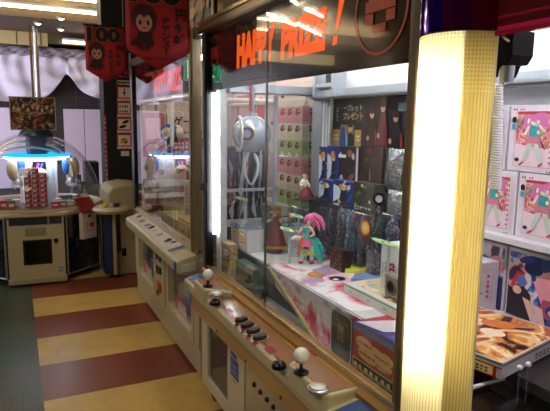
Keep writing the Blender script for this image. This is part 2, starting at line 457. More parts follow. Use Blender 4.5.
# ------------------------------------------------ hanging banners
def banner(x0, x1, y, ztop, zbot, name_label, big):
    c = ((x0+x1)/2, y, zbot)
    t = thing('price_banner', c, name_label, 'banner', 'red hundred yen banners')
    w = x1-x0; sh = .1
    mb = MB(); n = 12; vs = []
    for i in range(n+1):
        u = i/n; yb = .006*math.sin(u*7)
        zb = zbot+sh*abs(u-.5)*2
        for j in range(9):
            q = j/8; vs.append((x0+w*u, y+yb*q+.004*math.sin(q*6+u*3), zb+(ztop-zb)*q))
    m9 = 9
    mb.add(vs, [(i*m9+j, (i+1)*m9+j, (i+1)*m9+j+1, i*m9+j+1) for i in range(n) for j in range(8)], M('A8141C', .55, 0, .06, 6), True)
    o = mb.build('cloth', t); so = o.modifiers.new('thick', 'SOLIDIFY'); so.thickness = .002
    S = Sheet((x0, y-.009, zbot), (w,0,0), (0,0,ztop-zbot), .0008)
    K = M('0E0A0C', .6); K2 = M('D8C8A0', .6)
    for (b, m) in ((.085,M('A05A40',.6)),(.05,K)): S.text('100', .05-(b-.05)*.3, .71-(b-.05)*.25, .86+(b-.05)*.3, .97+(b-.05)*.25, m, b)
    S.text('円', .76, .55, .94, .68, K, .035)
    S.text('今', .73, .42, .87, .53, K, .035); S.text('が', .72, .30, .88, .41, K, .035)
    for i, ch in enumerate('チャンス'): S.text(ch, .54, .505-.085*i, .67, .58-.085*i, K, .03)
    S.poly([(.585,.19),(.625,.19),(.615,.245),(.595,.245)], K); S.rect(.59,.165,.62,.182,K)
    # a plain drawn child's head and shoulders
    S.ell(.27,.55,.19,.155,M('3A1418',.6),20); S.ell(.27,.5,.125,.1,M('C08068',.6),18); S.poly([(.13,.56),(.2,.6),(.27,.55),(.34,.6),(.41,.55),(.38,.66),(.17,.66)],M('3A1418',.6))
    for sx in (.21,.33): S.ell(sx,.5,.022,.028,K,10)
    S.poly([(.24,.45),(.3,.45),(.27,.43)],M('6A1418',.6))
    S.poly([(.17,.4),(.37,.4),(.41,.26),(.13,.26)],M('2A0E12',.6)); S.poly([(.13,.33),(.05,.27),(.08,.24),(.16,.28)],M('2A0E12',.6)); S.rect(.2,.2,.24,.26,M('2A0E12',.6)); S.rect(.3,.2,.34,.26,M('2A0E12',.6))
    S.scribble(.24, .115, .76, .14, K, 1, 11)
    S.done('banner_print', t)
    r = MB().tube([(x0-.015,y,ztop),(x1+.015,y,ztop)], .006, BLACK)
    r.build('hanging_rod', t)
    r = MB()
    for x in (x0+.02, x1-.02): MB().tube([(x,y,ztop),(x,y,2.95)], .0015, M('D8D0C0',.6), 6).build('cord', t)
banner(.588, .93, 5.0, 2.355, 1.88, 'small red 100 yen banner hanging farther down the aisle', False)
banner(.56, .908, 3.0, 2.305, 1.826, 'large red 100 yen banner hanging nearest, cut by the picture top', True)

# ------------------------------------------------ notices on the black pillar
def notice(py0, py1, lab, fn, px0=117.3, px1=131):
    a = wy(px0, py1, 6.099); b = wy(px1, py0, 6.099)
    t = thing('notice', (( a.x+b.x)/2, 6.099, a.z), lab, 'notice', 'notices on the black pillar')
    MB().box((a.x,6.092,a.z), (b.x,6.098,b.z), M('E6DCC8', .5)).build('notice_card', t)
    S = Sheet((a.x,6.0915,a.z), (b.x-a.x,0,0), (0,0,b.z-a.z)); fn(S); S.done('notice_print', t)
R_ = M('C01E22', .5); K_ = M('101012', .5); Y_ = M('E0B048', .5)
def f_top(S):
    S.rect(0,0,1,1,K_); S.text('エ!7', .05,.55,.98,.98,M('D82848',.5),.02); S.scribble(.05,.06,.95,.45,M('E8DCC0',.5),2,8)
def f_man(S):
    S.frame(0,.16,1,1,.014,R_); S.ell(.5,.78,.06,.07,K_); S.poly([(.38,.52),(.5,.7),(.62,.52),(.54,.5),(.52,.3),(.48,.3),(.46,.5)],K_); S.scribble(.06,.02,.94,.12,R_,1,7)
def f_chars(S):
    S.frame(0,.16,1,1,.014,R_); S.scribble(.16,.62,.86,.86,K_,1,4); S.scribble(.16,.3,.86,.54,K_,1,4); S.scribble(.06,.02,.94,.12,R_,1,7)
def f_shoe(S):
    S.rect(0,.16,1,1,R_); S.rect(.08,.24,.92,.92,M('E6DCC8',.5)); S.ell(.6,.74,.26,.1,K_,12,.35); S.ell(.38,.42,.28,.1,K_,12,.25); S.scribble(.06,.02,.94,.12,R_,1,7)
def f_food(S):
    S.rect(0,.16,1,1,R_); S.rect(.08,.24,.92,.92,M('E6DCC8',.5)); S.ell(.5,.5,.3,.18,Y_,14,.3); S.ell(.4,.62,.12,.1,M('C8781E',.5)); S.ell(.62,.46,.14,.09,M('8A4A1E',.5)); S.ell(.55,.68,.1,.06,M('5A8A2A',.5)); S.scribble(.06,.02,.94,.12,R_,1,7)
notice(71.5, 85.5, 'black notice with pink lettering at the top of the pillar', f_top, 116.5)
notice(86.5, 101, 'red framed notice with a small standing figure sign', f_man)
notice(102, 117, 'red framed notice with two rows of black characters', f_chars)
notice(118, 133, 'red notice picturing two black shoes', f_shoe)
notice(134, 149, 'red notice picturing yellow food', f_food)
a = wy(121, 156, 6.099); b = wy(129, 151, 6.099)
tag(MB().box((a.x,6.092,a.z),(b.x,6.098,b.z),M('D8CDB8',.5)).build('paper_slip'), 'small blank paper slip under the food notice', 'paper slip')
rs = Sheet(wy(106, 182, 6.099), (.026,0,0), (0,0,.74)); rr = random.Random(4)
rs.rect(0,0,1,1,M('8A1A1C',.5)); rs.scribble(.1,.02,.9,.98,M('C8A088',.5),1,14,rr,True)
tag(rs.done('red_strip_notice', None), 'narrow red printed strip down the pillar edge', 'notice')

# ------------------------------------------------ domed prize machine
DC = Vector((.17, 6.02, 0)); RZ = math.radians(3)
dm = thing('domed_prize_machine', DC, 'round prize machine under a clear dome with a lit blue ring', 'arcade machine')
def octa(rad, rot=RZ): return [(DC.x+rad/math.cos(PI/8)*math.cos(-PI/2-PI/8+i*PI/4-rot), DC.y+rad/math.cos(PI/8)*math.sin(-PI/2-PI/8+i*PI/4-rot)) for i in range(8)]
DK = PRINT('dark_glossy_art', ['0E1014','16181C','1E2A3A','101014','2A241C','33485C','121418'], 7, .12, 1.8)
body = MB().prism(octa(.585), 'z', .06, .665, M('3A3128', .4)); body.build('cabinet', dm)
MB().prism(octa(.52), 'z', 0, .06, BLACK_M).build('plinth', dm)
LEDGE = M('BFB18C', .35, 0, .06, 6)
MB().prism(octa(.63), 'z', .655, .695, LEDGE).build('ledge', dm, bevel=.01)
o8 = octa(.59)
for i in range(8):
    a, b = Vector((*o8[i], 0)), Vector((*o8[(i+1)%8], 0)); d = (b-a).normalized(); n = Vector((d.y, -d.x, 0)); L8 = (b-a).length
    q = a+d*.012
    if i == 0:
        pn = MB(); 
        def slab(u0, u1, z0, z1, t, m, mb):
            p0 = a+d*u0; p1 = a+d*u1
            vs = [p0, p1, p1+n*t, p0+n*t]; mb.add([v+Vector((0,0,z0)) for v in vs]+[v+Vector((0,0,z1)) for v in vs], [(0,1,2,3)[::-1],(4,5,6,7),(0,1,5,4),(1,2,6,5),(2,3,7,6),(3,0,4,7)][::1], m)
        slab(0, L8, .02, .655, .02, M('B9AC86', .4, 0, .06, 5), pn); slab(-.012, L8+.012, .02, .075, .035, M('A89A78', .4), pn); f = pn.build('front_panel', dm, bevel=.006)
        x = MB(); slab(.02, L8-.02, .585, .65, .026, M('585C64', .2, .7, .2, 12), x); slab(.02, L8-.02, .592, .602, .028, M('1E2A58', .3), x); slab(.345, .36, .585, .65, .03, STEEL, x); x.build('metal_strip', f)
        x = MB(); slab(.15, .33, .475, .56, .026, M('8E866E', .45), x); x.build('coin_plate', f, bevel=.01)
        x = MB(); slab(.125, .375, .2, .44, .023, M('1A1A1C', .3), x); slab(.14, .36, .215, .425, .026, M('08080A', .15), x); x.build('prize_door', f, bevel=.004)
        x = MB(); slab(.395, .43, .4, .44, .026, BLACK, x); x.build('lock', f)
        x = MB(); slab(.43, .46, .115, .16, .022, M('22408A', .4), x); slab(.44, .45, .125, .15, .0225, WHITE, x); x.build('sticker', f)
    else:
        x = MB(); p = [a+d*.02, b-d*.02]
        x.add([p[0]+Vector((0,0,.08)), p[1]+Vector((0,0,.08)), p[1]+Vector((0,0,.64)), p[0]+Vector((0,0,.64)), p[0]+n*.012+Vector((0,0,.08)), p[1]+n*.012+Vector((0,0,.08)), p[1]+n*.012+Vector((0,0,.64)), p[0]+n*.012+Vector((0,0,.64))], [(0,1,2,3),(7,6,5,4),(0,4,5,1),(1,5,6,2),(2,6,7,3),(3,7,4,0)], DK)
        pnl = x.build('side_panel', dm)
        fr = MB()
        for u in (p[0], p[1]): fr.tube([u+n*.012+Vector((0,0,.07)), u+n*.012+Vector((0,0,.65))], .009, STEEL, 8)
        for z in (.075, .645): fr.tube([p[0]+n*.012+Vector((0,0,z)), p[1]+n*.012+Vector((0,0,z))], .007, STEEL, 8)
        fr.build('panel_frame', pnl)
MB().lathe([(.0,.70),(.56,.70),(.56,.715),(.0,.715)], M('6A5048', .4), DC, 40, cap=False).build('turntable', dm)
DOME = CLEAR('dome_acrylic', 'F4F4FA', 1.3, .02, 1.45, .03)
MB().lathe([(.63,.69)]+[(.63*math.cos(t*PI/2/14), .74+.68*math.sin(t*PI/2/14)) for t in range(15)], DOME, DC, 48, cap=False).build('dome', dm)
MB().lathe([(.64,.70),(.64,.72),(.622,.72),(.622,.70),(.64,.70)], LEDGE, DC, 48, cap=False).build('dome_rim', dm)
TC = Vector((.205, 6.02, 0))
# tubular hoops under the dome
hp = MB()
for (sx, z0) in ((-.16,1.28), (-.05,1.33)):
    hp.tube([(TC.x-.1+.42*math.cos(PI*i/20), TC.y+sx, .98+(z0-.98)*math.sin(PI*i/20)**.7) for i in range(21)], .012, M('D8C49A', .3, .4), 8)
hp.build('cable_hoop', dm)
MB().lathe([(.0,1.38),(.17,1.38),(.17,1.40),(.13,1.45),(.0,1.45)], M('1E3038', .35), TC, 24, cap=False).build('dome_cap', dm)
ring = MB().lathe([(.05,1.205),(.28,1.21),(.315,1.207),(.328,1.198),(.328,1.185),(.05,1.185)], EM('0F9AE8', 1.5), TC, 40, cap=False).build('ring_lamp', dm)
MB().lathe([(.05,1.185),(.322,1.185),(.29,1.155),(.05,1.155)], EM('E8F6FF', 7), TC, 40, cap=False).build('lamp_underside', ring)
cc = MB(); cc.lathe([(.17,.715),(.17,1.165)], M('E0E8F0', .35), TC, 8, cap=False).lathe([(.1,1.165),(.1,1.4)], GREYD, TC, 16, cap=False)
for i in range(8):
    an = PI/8+i*PI/4; cc.tube([(TC.x+.178*math.cos(an), TC.y+.178*math.sin(an), .72), (TC.x+.178*math.cos(an), TC.y+.178*math.sin(an), 1.165)], .012, WHITE, 8)
cc.build('centre_column', dm)
MB().ball((TC.x,TC.y-.2,.99), .088, M('C8BCA0',.35), 20).tube([(TC.x,TC.y-.2,.715),(TC.x,TC.y-.2,.92)], .03, WHITE).build('centre_globe', dm)
c0 = MB().box((TC.x-.055,TC.y-.2,1.05), (TC.x+.065,TC.y-.17,1.14), M('20202A', .2)); dsp = c0.build('display', dm, bevel=.004)
S = Sheet((TC.x-.045,TC.y-.2005,1.06), (.1,0,0), (0,0,.07)); S.poly([(.15,.1),(.35,.1),(.55,.9),(.35,.9)],EM('F040A0',3)); S.poly([(.5,.1),(.7,.1),(.9,.9),(.7,.9)],EM('4060F0',3)); S.done('display_marks', dsp)
def dome_claw(c, lab, s):
    r = MB(); r.tube([(c.x,c.y,c.z+.1),(c.x,c.y,1.2)], .018, STEEL); r.ball((c.x-.03*s,c.y,c.z), .062, M('B8A888',.3), 16, (1,1,1.9)).ball((c.x+.035*s,c.y,c.z+.03), .045, M('1E6AC0',.3), 16, (1,1.2,2.2))
    k = r.build('claw', dm)
    x = MB()
    for q in (-1, 1): x.tube([(c.x+q*.015,c.y,c.z-.1),(c.x+q*.05,c.y,c.z-.15),(c.x+q*.02,c.y,c.z-.2)], .007, STEEL, 8)
    x.lathe([(.02,.0),(.045,-.03),(.05,-.06),(.0,-.065)], M('9A9A98',.3,.5), (c.x,c.y,c.z-.09), 16, cap=False)
    x.build('claw_arm', k)
dome_claw(Vector((TC.x-.2,TC.y-.1,1.06)), '', 1); dome_claw(Vector((TC.x+.3,TC.y-.1,1.06)), '', -1)
a = wy(10.5, 130, 5.98); b = wy(55, 97.5, 5.98)
sg = thing('poster_board', ((a.x+b.x)/2,5.98,a.z), 'framed brown and red group poster standing on the domed machine', 'poster')
MB().box((a.x,5.98,a.z), (b.x,6.0,b.z), M('2A2420', .5)).build('board', sg)
MBf = MB()
for (p, q) in (((a.x,a.z),(b.x,a.z+.008)), ((a.x,b.z-.008),(b.x,b.z)), ((a.x,a.z),(a.x+.008,b.z)), ((b.x-.008,a.z),(b.x,b.z))): MBf.box((p[0],5.972,p[1]), (q[0],5.98,q[1]), M('B8A078', .4))
MBf.build('board_frame', sg)
S = Sheet((a.x+.008,5.979,a.z+.008), (b.x-a.x-.016,0,0), (0,0,b.z-a.z-.016)); rr = random.Random(7)
S.rect(0,0,1,1,PRINT('group_poster_art',['0F0C0A','1E1612','4A2A1C','8A2A20','7A5A38','B8986A','3A2A20','14100E'],13,.4,.7))
for i in range(0):
    x = .06+.088*i; y = .72+.12*rr.random(); c = rr.choice(['8A6A40','6A2A20','3A2A22','A08A5A','7A4A2A'])
    S.poly([(x-.08,.05),(x+.08,.05),(x+.07,.55),(x+.03,.66),(x-.03,.66),(x-.07,.55)],M(rr.choice(['7A2018','4A3A2A','9A2A22','2A2622','8A7048']),.5))
    S.ell(x,y+.03,.055,.12,M(c,.5)); S.ell(x,y-.03,.032,.075,M('C8A07E',.5))
for i in range(9): S.ell(.08+.105*i, .6+.2*rr.random(), .03, .075, M('C8A07E',.5), 12)
for i in range(18): S.ell(rr.random()*.9+.05, rr.random()*.35+.05, .02+.02*rr.random(), .04, M(rr.choice(['A02A20','C8A878','5A1A16','1A1614']),.5), 8, rr.random()*3)
S.done('poster_print', sg)
# prizes under the dome
def simple_box(name, a, b, m, lab, cat, grp=None, mark=None):
    c = ((a[0]+b[0])/2, (a[1]+b[1])/2, min(a[2], b[2]))
    t = thing(name, c, lab, cat, grp)
    MB().box(a, b, m).build('carton', t, bevel=.002)
    if mark:
        x0, x1 = sorted((a[0],b[0])); y0 = min(a[1],b[1]); z0, z1 = sorted((a[2],b[2]))
        S = Sheet((x0,y0-.0005,z0), (x1-x0,0,0), (0,0,z1-z0)); mark(S); S.done('carton_print', t)
    return t
def mark_red(S): S.rect(.12,.2,.55,.55,M('D8C8B8',.5)); S.scribble(.12,.65,.9,.88,M('E8DCD0',.5),1,4); S.ell(.76,.36,.12,.18,M('3A1A18',.5))
for r in range(8):
    for c in range(3):
        x = .062+c*.068; z = .716+r*.047
        if r == 7 and c == 2: continue
        simple_box('candy_box', (x,5.62,z), (x+.064,5.68,z+.045), M(['A8202A','B82830','98182A'][(r+c)%3],.4), 'small red candy box, %s of the stack under the dome, %s column' % (['lowest','second row up','third row up','fourth row up','fifth row up','sixth row up','seventh row up','top'][r], ['left','middle','right'][c]), 'candy box', 'red candy boxes stacked under the dome', mark_red)
ORD = ['first','second','third','fourth','fifth','sixth','seventh','eighth','ninth','tenth','eleventh','twelfth','thirteenth','fourteenth','fifteenth','sixteenth','seventeenth']
rr = random.Random(12); cnt_ = [-1, -1]
for i in range(34):
    an = -PI/2-1.25+2.5*(i//2)/16
    rad = .5 if i % 2 else .41
    if abs(DC.x+rad*math.cos(an)-.164) < .155: continue
    cnt_[i % 2] += 1
    x = DC.x+rad*math.cos(an); y = DC.y+rad*math.sin(an)
    col, nm = [('2A4A9A','blue'),('C8B898','beige'),('2E8A4A','green'),('C03040','red'),('E0DCD4','white'),('9A6A3A','brown')][i % 6]
    simple_box('snack_box', (x-.035,y-.02,.716), (x+.035,y+.02,.716+.05+.05*rr.random()), M(col,.4), '%s snack box under the dome, %s ring, %s from the left' % (nm, 'outer' if i % 2 else 'inner', ORD[cnt_[i % 2]]), 'snack box', 'snack boxes on the domed turntable', lambda S: S.rect(.2,.3,.8,.6,M('E8E0D0',.5)))
# tall dark blue tins under the dome at right
for (x, z1) in ((.555,1.0), (.60,.93)):
    simple_box('tall_snack_box', (x,5.78,.716), (x+.04,5.84,z1), M('1E2A4A',.4), 'tall navy box under the right side of the dome, '+('taller' if z1 > .95 else 'shorter')+' of two', 'snack box', None, lambda S: (S.scribble(.15,.1,.85,.9,M('8A9AC8',.5),5,2), S.ell(.5,.6,.3,.1,M('C8A040',.5))))
# price card bag hung on the ledge
a = wy(80, 240, 5.36); b = wy(97, 207, 5.36)
hb = thing('price_card_bag', (.6,5.4,.42), 'white carrier bag with a red lid hung on the domed machine ledge', 'bag')
th = math.radians(38)
def hbp(u, w, z): # u along facet, w outwards
    d = Vector((math.cos(th), math.sin(th), 0)); n = Vector((d.y, -d.x, 0)); base = Vector((.525,5.475,0)); p = base+d*u+n*w; return (p.x, p.y, z)
x = MB(); vs = [hbp(0,0,.40),hbp(.18,0,.40),hbp(.18,.05,.40),hbp(0,.05,.40),hbp(0,0,.66),hbp(.18,0,.66),hbp(.18,.05,.66),hbp(0,.05,.66)]
x.add(vs, [(3,2,1,0),(4,5,6,7),(0,1,5,4),(1,2,6,5),(2,3,7,6),(3,0,4,7)], M('CFC6B8',.5)); x.build('bag_body', hb, bevel=.003)
x = MB(); vs = [hbp(-.03,-.01,.80),hbp(.15,-.01,.80),hbp(.19,.07,.665),hbp(-.005,.07,.665),hbp(-.03,-.02,.79),hbp(.15,-.02,.79),hbp(.19,.05,.655),hbp(-.005,.05,.655)]
x.add(vs, [(3,2,1,0),(4,5,6,7),(0,1,5,4),(1,2,6,5),(2,3,7,6),(3,0,4,7)], M('8E1C20',.5)); x.build('lid', hb)
S = Sheet(hbp(0,.0505,.40), Vector(hbp(.18,.05,.4))-Vector(hbp(0,.05,.4)), (0,0,.26)); S.ell(.5,.85,.12,.06,M('241A18',.5)); S.text('スィ', .2,.42,.5,.6,RED,.03); S.ell(.58,.53,.09,.07,RED); S.ell(.72,.53,.09,.07,RED); S.poly([(.5,.5),(.8,.5),(.65,.38)],RED); S.scribble(.22,.28,.8,.36,RED,1,6); S.scribble(.15,.06,.85,.11,M('C08078',.5),1,7); S.done('bag_print', hb)

# second rounded machine between the domed one and the far crane machine
pm_ = thing('small_pod_machine', (.98,5.9,0), 'cream rounded pod machine with a blue front beside the domed machine', 'arcade machine')
prof = [(.80,0),(1.2,0),(1.2,.86),(1.12,.91),(.98,.925),(.84,.9),(.80,.84)]
MB().prism(prof, 'y', 5.45, 6.0, M('A89A7A', .4, 0, .06, 5)).build('pod_body', pm_, bevel=.02)
MB().box((.83,5.44,.25), (.91,5.45,.74), M('16161A', .3)).build('pod_window', pm_)
MB().box((.92,5.44,.2), (.96,5.45,.28), BLACK).build('coin_slot', pm_)
MB().lathe([(.0,.66),(.17,.66),(.19,.69),(.17,.715),(.0,.715)], LEDGE, (.83,5.42,0), 24, cap=False).build('shelf_ledge', pm_)
MB().box((.82,5.34,.04), (.85,5.45,.655), M('B4A67E', .4)).box((.74,5.36,.05), (.82,5.45,.655), M('1C2E58', .35)).build('front_pillar', pm_)
tag(MB().box((.74,6.75,0), (.9,7.0,1.06), M('0E0E10', .4)).build('black_change_box', bevel=.01), 'black upright box between the dome and the pillar', 'cabinet')
for i, (x, c, nm) in enumerate(((.76,'E0B838','yellow'), (.82,'B0B4B8','silver'), (.87,'38302A','dark'))):
    tag(MB().lathe([(.0,.715),(.022,.715),(.026,.74),(.02,.752),(.0,.752)], M(c,.4), (x,5.36+.01*i,0), 14, cap=False).build('capsule'), nm+' capsule prize on the pod machine ledge', 'capsule', 'capsules on the ledge')

# ================================================================== CRANE MACHINES
def hole_panel(mb, X, y0, y1, z0, z1, hy0, hy1, hz0, hz1, r, t, m, m_in=None, k=5):
    """upright panel in the plane X (facing -X) with one round-cornered opening"""
    inner = []; outer = []
    for (cy, cz, a0, oc) in ((hy1-r, hz1-r, 0, (y1,z1)), (hy0+r, hz1-r, PI/2, (y0,z1)), (hy0+r, hz0+r, PI, (y0,z0)), (hy1-r, hz0+r, 1.5*PI, (y1,z0))):
        for i in range(k+1):
            a = a0+PI/2*i/k; inner.append((cy+r*math.cos(a), cz+r*math.sin(a)))
            outer.append(oc)
    n = len(inner)
    vs = [(X, p[0], p[1]) for p in inner]+[(X, p[0], p[1]) for p in outer]+[(X+t, p[0], p[1]) for p in inner]
    fs = []
    for i in range(n):
        j = (i+1) % n
        if outer[i] == outer[j]: fs.append((i, j, n+i))
        else: fs.append((i, j, n+j, n+i))
    mb.add(vs, [f[::-1] for f in fs], m)
    mb.add(vs, [(i, (i+1) % n, 2*n+(i+1) % n, 2*n+i) for i in range(n)], m_in or m)
    mb.add([(X,y0,z0),(X,y1,z0),(X,y1,z1),(X,y0,z1),(X+t,y0,z0),(X+t,y1,z0),(X+t,y1,z1),(X+t,y0,z1)], [(0,4,5,1),(1,5,6,2),(2,6,7,3),(3,7,4,0)], m)

def lettering(parent, name, body, X, ya, yb, za, zb, m, bold=.02, shear=0, lift=.0006):
    """raised print on a face looking towards -X; reads from larger to smaller Y"""
    S = Sheet((X, ya, za), (0, yb-ya, 0), (0, 0, zb-za), lift); S.text(body, 0, 0, 1, 1, m, bold, shear); return S.done(name, parent)

# ---------------------------------------------------------------- far crane machine
FY0, FY1, FB = 2.95, 4.80, 1.86
fm = thing('crane_game_machine', (1.35,3.88,0), 'crane game machine farther down the aisle with a white claw and pinkish back wall', 'arcade machine', 'crane game machines')
mb = MB(); mb.box((1.25,FY0+.01,.07), (FB,FY1-.01,.68), M('A49A80', .45)).box((.955,FY0+.01,.07), (1.25,FY1-.01,.2), M('A49A80', .45)).box((1.2,FY0+.01,.2),(1.25,FY1-.01,.68),WHITE_G)
mb.build('base_cabinet', fm)
mb = MB(); mb.box((.94,FY0,.03), (1.0,FY1,.2), CREAM_D).box((.93,FY0,.2), (.95,FY0+.1,.74), CREAM_D).box((.93,4.68,.2), (.95,FY1,.74), CREAM_D).box((.95,FY0,.2),(1.25,FY0+.02,.74),CREAM_D).box((.95,FY1-.02,.2),(1.25,FY1,.74),CREAM_D).box((.95,3.68,.2),(1.24,3.7,.7),WHITE_G).box((.95,4.04,.2),(1.24,4.06,.7),WHITE_G)
mb.box((.93,3.68,.2), (.945,4.06,.74), CREAM)
mb.build('kick_panel', fm)
for i, (a, b) in enumerate(((4.06,4.68), (3.05,3.68))):
    mb = MB(); hole_panel(mb, .925, a, b, .2, .72, a+.035, b-.035, .245, .68, .06, .05, CREAM)
    w = mb.build('prize_door', fm)
    MB().box((.962,a+.03,.24), (.966,b-.03,.7), ACRYL).build('door_window', w)
    c = MB(); c.prism([(1.12,.66),(.985,.36),(.985,.30),(1.12,.42)], 'y', a+.04, b-.2, M('2E84CC', .3, 0, .1, 6)).box((1.13,a+.03,.21),(1.14,b-.02,.7),M('C8D0D4',.4))
    for q in range(6): c.box((1.095-.021*q,a+.04,.625-.047*q),(1.103-.021*q,b-.2,.636-.047*q),M('8CC4E8', .3))
    c.build('chute', w)
    S = Sheet((.97,b-.06,.25), (0,-.28,0), (.0,0,.11)); S.rect(0,0,1,1,M('C8202A',.4)); S.rect(.3,.05,.95,.7,M('E4E0D8',.4)); S.done('push_sign', w)
cu = MB().box((.92,3.73,.22), (.93,4.0,.66), M('B8AE90', .4)).build('coin_unit', fm, bevel=.004)
x = MB()
for (y, z, w_, h_, m) in ((3.93,.56,.02,.06,GREYD), (3.84,.56,.02,.06,GREYD), (3.93,.45,.022,.06,GREYD), (3.84,.46,.03,.05,BLACK), (3.87,.33,.05,.07,RED), (3.8,.6,.03,.03,STEEL), (3.93,.27,.03,.03,BLACK)): MB().box((.913,y-w_,z-h_/2), (.92,y+w_,z+h_/2), m).build('coin_slot', cu)
S = Sheet((.9195,3.99,.58), (0,-.09,0), (0,0,.07)); S.rect(0,0,1,1,M('1E3C98',.4)); S.scribble(.1,.1,.9,.9,WHITE,3,3); S.done('coin_sticker', cu)
tray = [(.94,.66),(.815,.675),(.80,.69),(.80,.745),(.815,.76),(.925,.785),(.94,.785)]
cp = MB().prism(tray, 'y', FY0, 4.52, CREAM).build('control_panel', fm, bevel=.008)
S = Sheet((.818,4.5,.7625), (0,-1.35,0), (.1,0,.024)); S.rect(0,0,1,1,M('C6C2B4',.35)); rr = random.Random(5)
for u in (.2,.34,.42,.5,.62,.78): S.rect(u,.3,u+.05,.75,M(rr.choice(['5A7A9A','7A8A98','4A5A88','C8A8A0']),.4))
S.rect(.95,0,.99,1,M('2A4A9A',.4)); S.done('panel_print', cp)
for (px, py) in ((140,217), (153,227.5), (169.5,240.5), (175,243)):
    p = wz(px, py, .775); k = MB(); k.lathe([(.032,0),(.032,.008),(.024,.012),(.0,.012)], BLACK, (p.x,p.y,.767), 18).lathe([(.018,.012),(.016,.02),(.0,.021)], GREYD, (p.x,p.y,.767), 16); k.build('push_button', cp)
e = MB().prism([(.83,.69),(.915,.69),(.915,.745),(.83,.735)], 'y', FY0-.012, FY0, M('CFC6AC',.35)).build('end_cap', cp, bevel=.01)
MB().box((.797,FY0+.005,.68), (.80,FY0+.05,.75), M('2A4A9A',.4)).build('blue_band', cp)
MB().prism([(.915,.785),(.93,.785),(.955,.80),(.955,.815),(.93,.815)], 'y', FY0, FY1, BRONZE).build('window_sill', fm)
MB().box((.918,4.70,.79), (.975,4.80,2.03), BLACK).box((.915,4.715,1.55), (.919,4.735,1.98), M('C8A860',.3,.4)).build('corner_post', fm)
x = MB().box((.915,2.985,.79), (.97,3.065,2.06), M('A08E6C',.4,.3,.08,15)).box((.905,3.0,.79), (.915,3.02,2.06), M('B8A078',.25,.7)); x.build('corner_post', fm, bevel=.004)
MB().box((.92,FY0,.0+2.0), (.98,FY1,2.06), POST_BR).box((.98,FY0,2.02), (FB,FY1,2.05), M('8A8478',.5)).build('top_frame', fm)
MB().box((.975,4.72,.8), (1.0,4.78,1.7), WHITE_G).build('inner_post', fm)
MB().box((.934,3.9,.815), (.939,4.70,2.0), GLASS).build('glass_pane', fm)
MB().box((.926,3.05,.815), (.931,3.95,2.0), GLASS).build('glass_pane', fm)
hd = MB().box((.95,3.06,1.72), (.956,4.70,2.0), CLEAR('smoked_header', '4A3A38', .8, .05)).build('header', fm)
lettering(hd, 'lettering', 'HAPPY PRIZE', .9485, 4.08, 3.33, 1.745, 1.885, EM('F03018', .9), .04)
bw = MB().box((FB-.02,FY0,.68), (FB,FY1,2.02), M('C8B4B4', .5)).box((.96,FY1-.02,.8), (FB,FY1,2.02), M('B8A8A8', .5)).build('back_wall', fm)
S = Sheet((FB-.0205,4.72,1.1), (0,-1.7,0), (0,0,.72)); rr = random.Random(9)
S.rect(.0,.0,1,1,M('D8C4C4',.5)); S.rect(.05,.1,.3,.95,M('C46A78',.5)); S.rect(.08,.5,.27,.9,M('E0B8BC',.5)); S.rect(.32,.05,.45,.6,M('A02830',.5)); S.rect(.14,.15,.22,.45,M('B03848',.5))
S.text('ゲーセン', .5,.72,.96,.92,M('241C1C',.5),.03); S.scribble(.48,.6,.95,.66,M('3A2A2A',.5),1,9); S.scribble(.5,.2,.95,.5,M('A84048',.5),4,7); S.rect(.7,.22,.86,.46,M('6A6A78',.5)); S.ell(.2,.28,.09,.14,M('D0A050',.5)); S.ell(.36,.75,.05,.16,M('C84A58',.5))
S.done('wall_poster', bw)
r = MB().tube([(1.0,3.0,1.70),(1.0,4.72,1.70)], .014, WHITE).tube([(FB-.08,3.0,1.70),(FB-.08,4.72,1.70)], .014, WHITE).tube([(1.0,3.75,1.71),(FB-.08,3.75,1.71)], .016, WHITE).box((1.0,2.98,.93), (FB-.03,3.0,.97), WHITE_G).box((1.0,4.7,.98), (FB-.03,4.72,1.04), WHITE).box((1.0,4.7,.88), (FB-.03,4.72,.92), WHITE)
r.build('inner_rail', fm)
MB().box((.97,FY0+.03,.681), (FB-.03,4.76,.70), M('C4C8C4',.35)).build('play_deck', fm)
lt = MB().tube([(1.03,3.1,1.93),(1.03,4.65,1.93)], .015, EM('FFF4E6', 22)).tube([(FB-.06,3.1,1.93),(FB-.06,4.65,1.93)], .015, EM('FFF4E6', 12)); lt.build('inner_tube_lamp', fm)
c = wx(173, 133, 1.15)
cr = MB().tube([(c.x-.03,c.y-.02,c.z+.05),(c.x-.03,c.y-.02,1.70)], .022, WHITE).tube([(c.x-.06,c.y-.2,c.z-.1),(c.x-.06,c.y-.2,1.70)], .016, WHITE); cr = cr.build('crane', fm)
MB().ball((c.x,c.y,c.z), .082, M('CFC8B0',.3), 20, (1.1,1.1,.85)).box((c.x-.03,c.y-.095,c.z-.07),(c.x+.01,c.y-.08,c.z-.03),BLACK).build('crane_body', cr)
dvec = Vector((-.85,-.5,0)).normalized()
x = MB(); t_ = Vector((-dvec.y, dvec.x, 0))
for (rad, off, m) in ((.075,.045,M('1E5AB8',.3)), (.045,.062,WHITE)):
    vs = []
    for i in range(20):
        a = 2*PI*i/20; vs.append(Vector((c.x,c.y,c.z))+dvec*(off+.02)+t_*(rad*math.cos(a))+Vector((0,0,rad*.95*math.sin(a))))
    for i in range(20):
        a = 2*PI*i/20; vs.append(Vector((c.x,c.y,c.z))+dvec*(off-.03)+t_*(rad*1.1*math.cos(a))+Vector((0,0,rad*math.sin(a))))
    x.add(vs, [tuple(range(20)), tuple(range(39,19,-1))]+[(i, 20+i, 20+(i+1)%20, (i+1)%20) for i in range(20)], m, False)
x.build('crane_ring', cr)
x = MB()
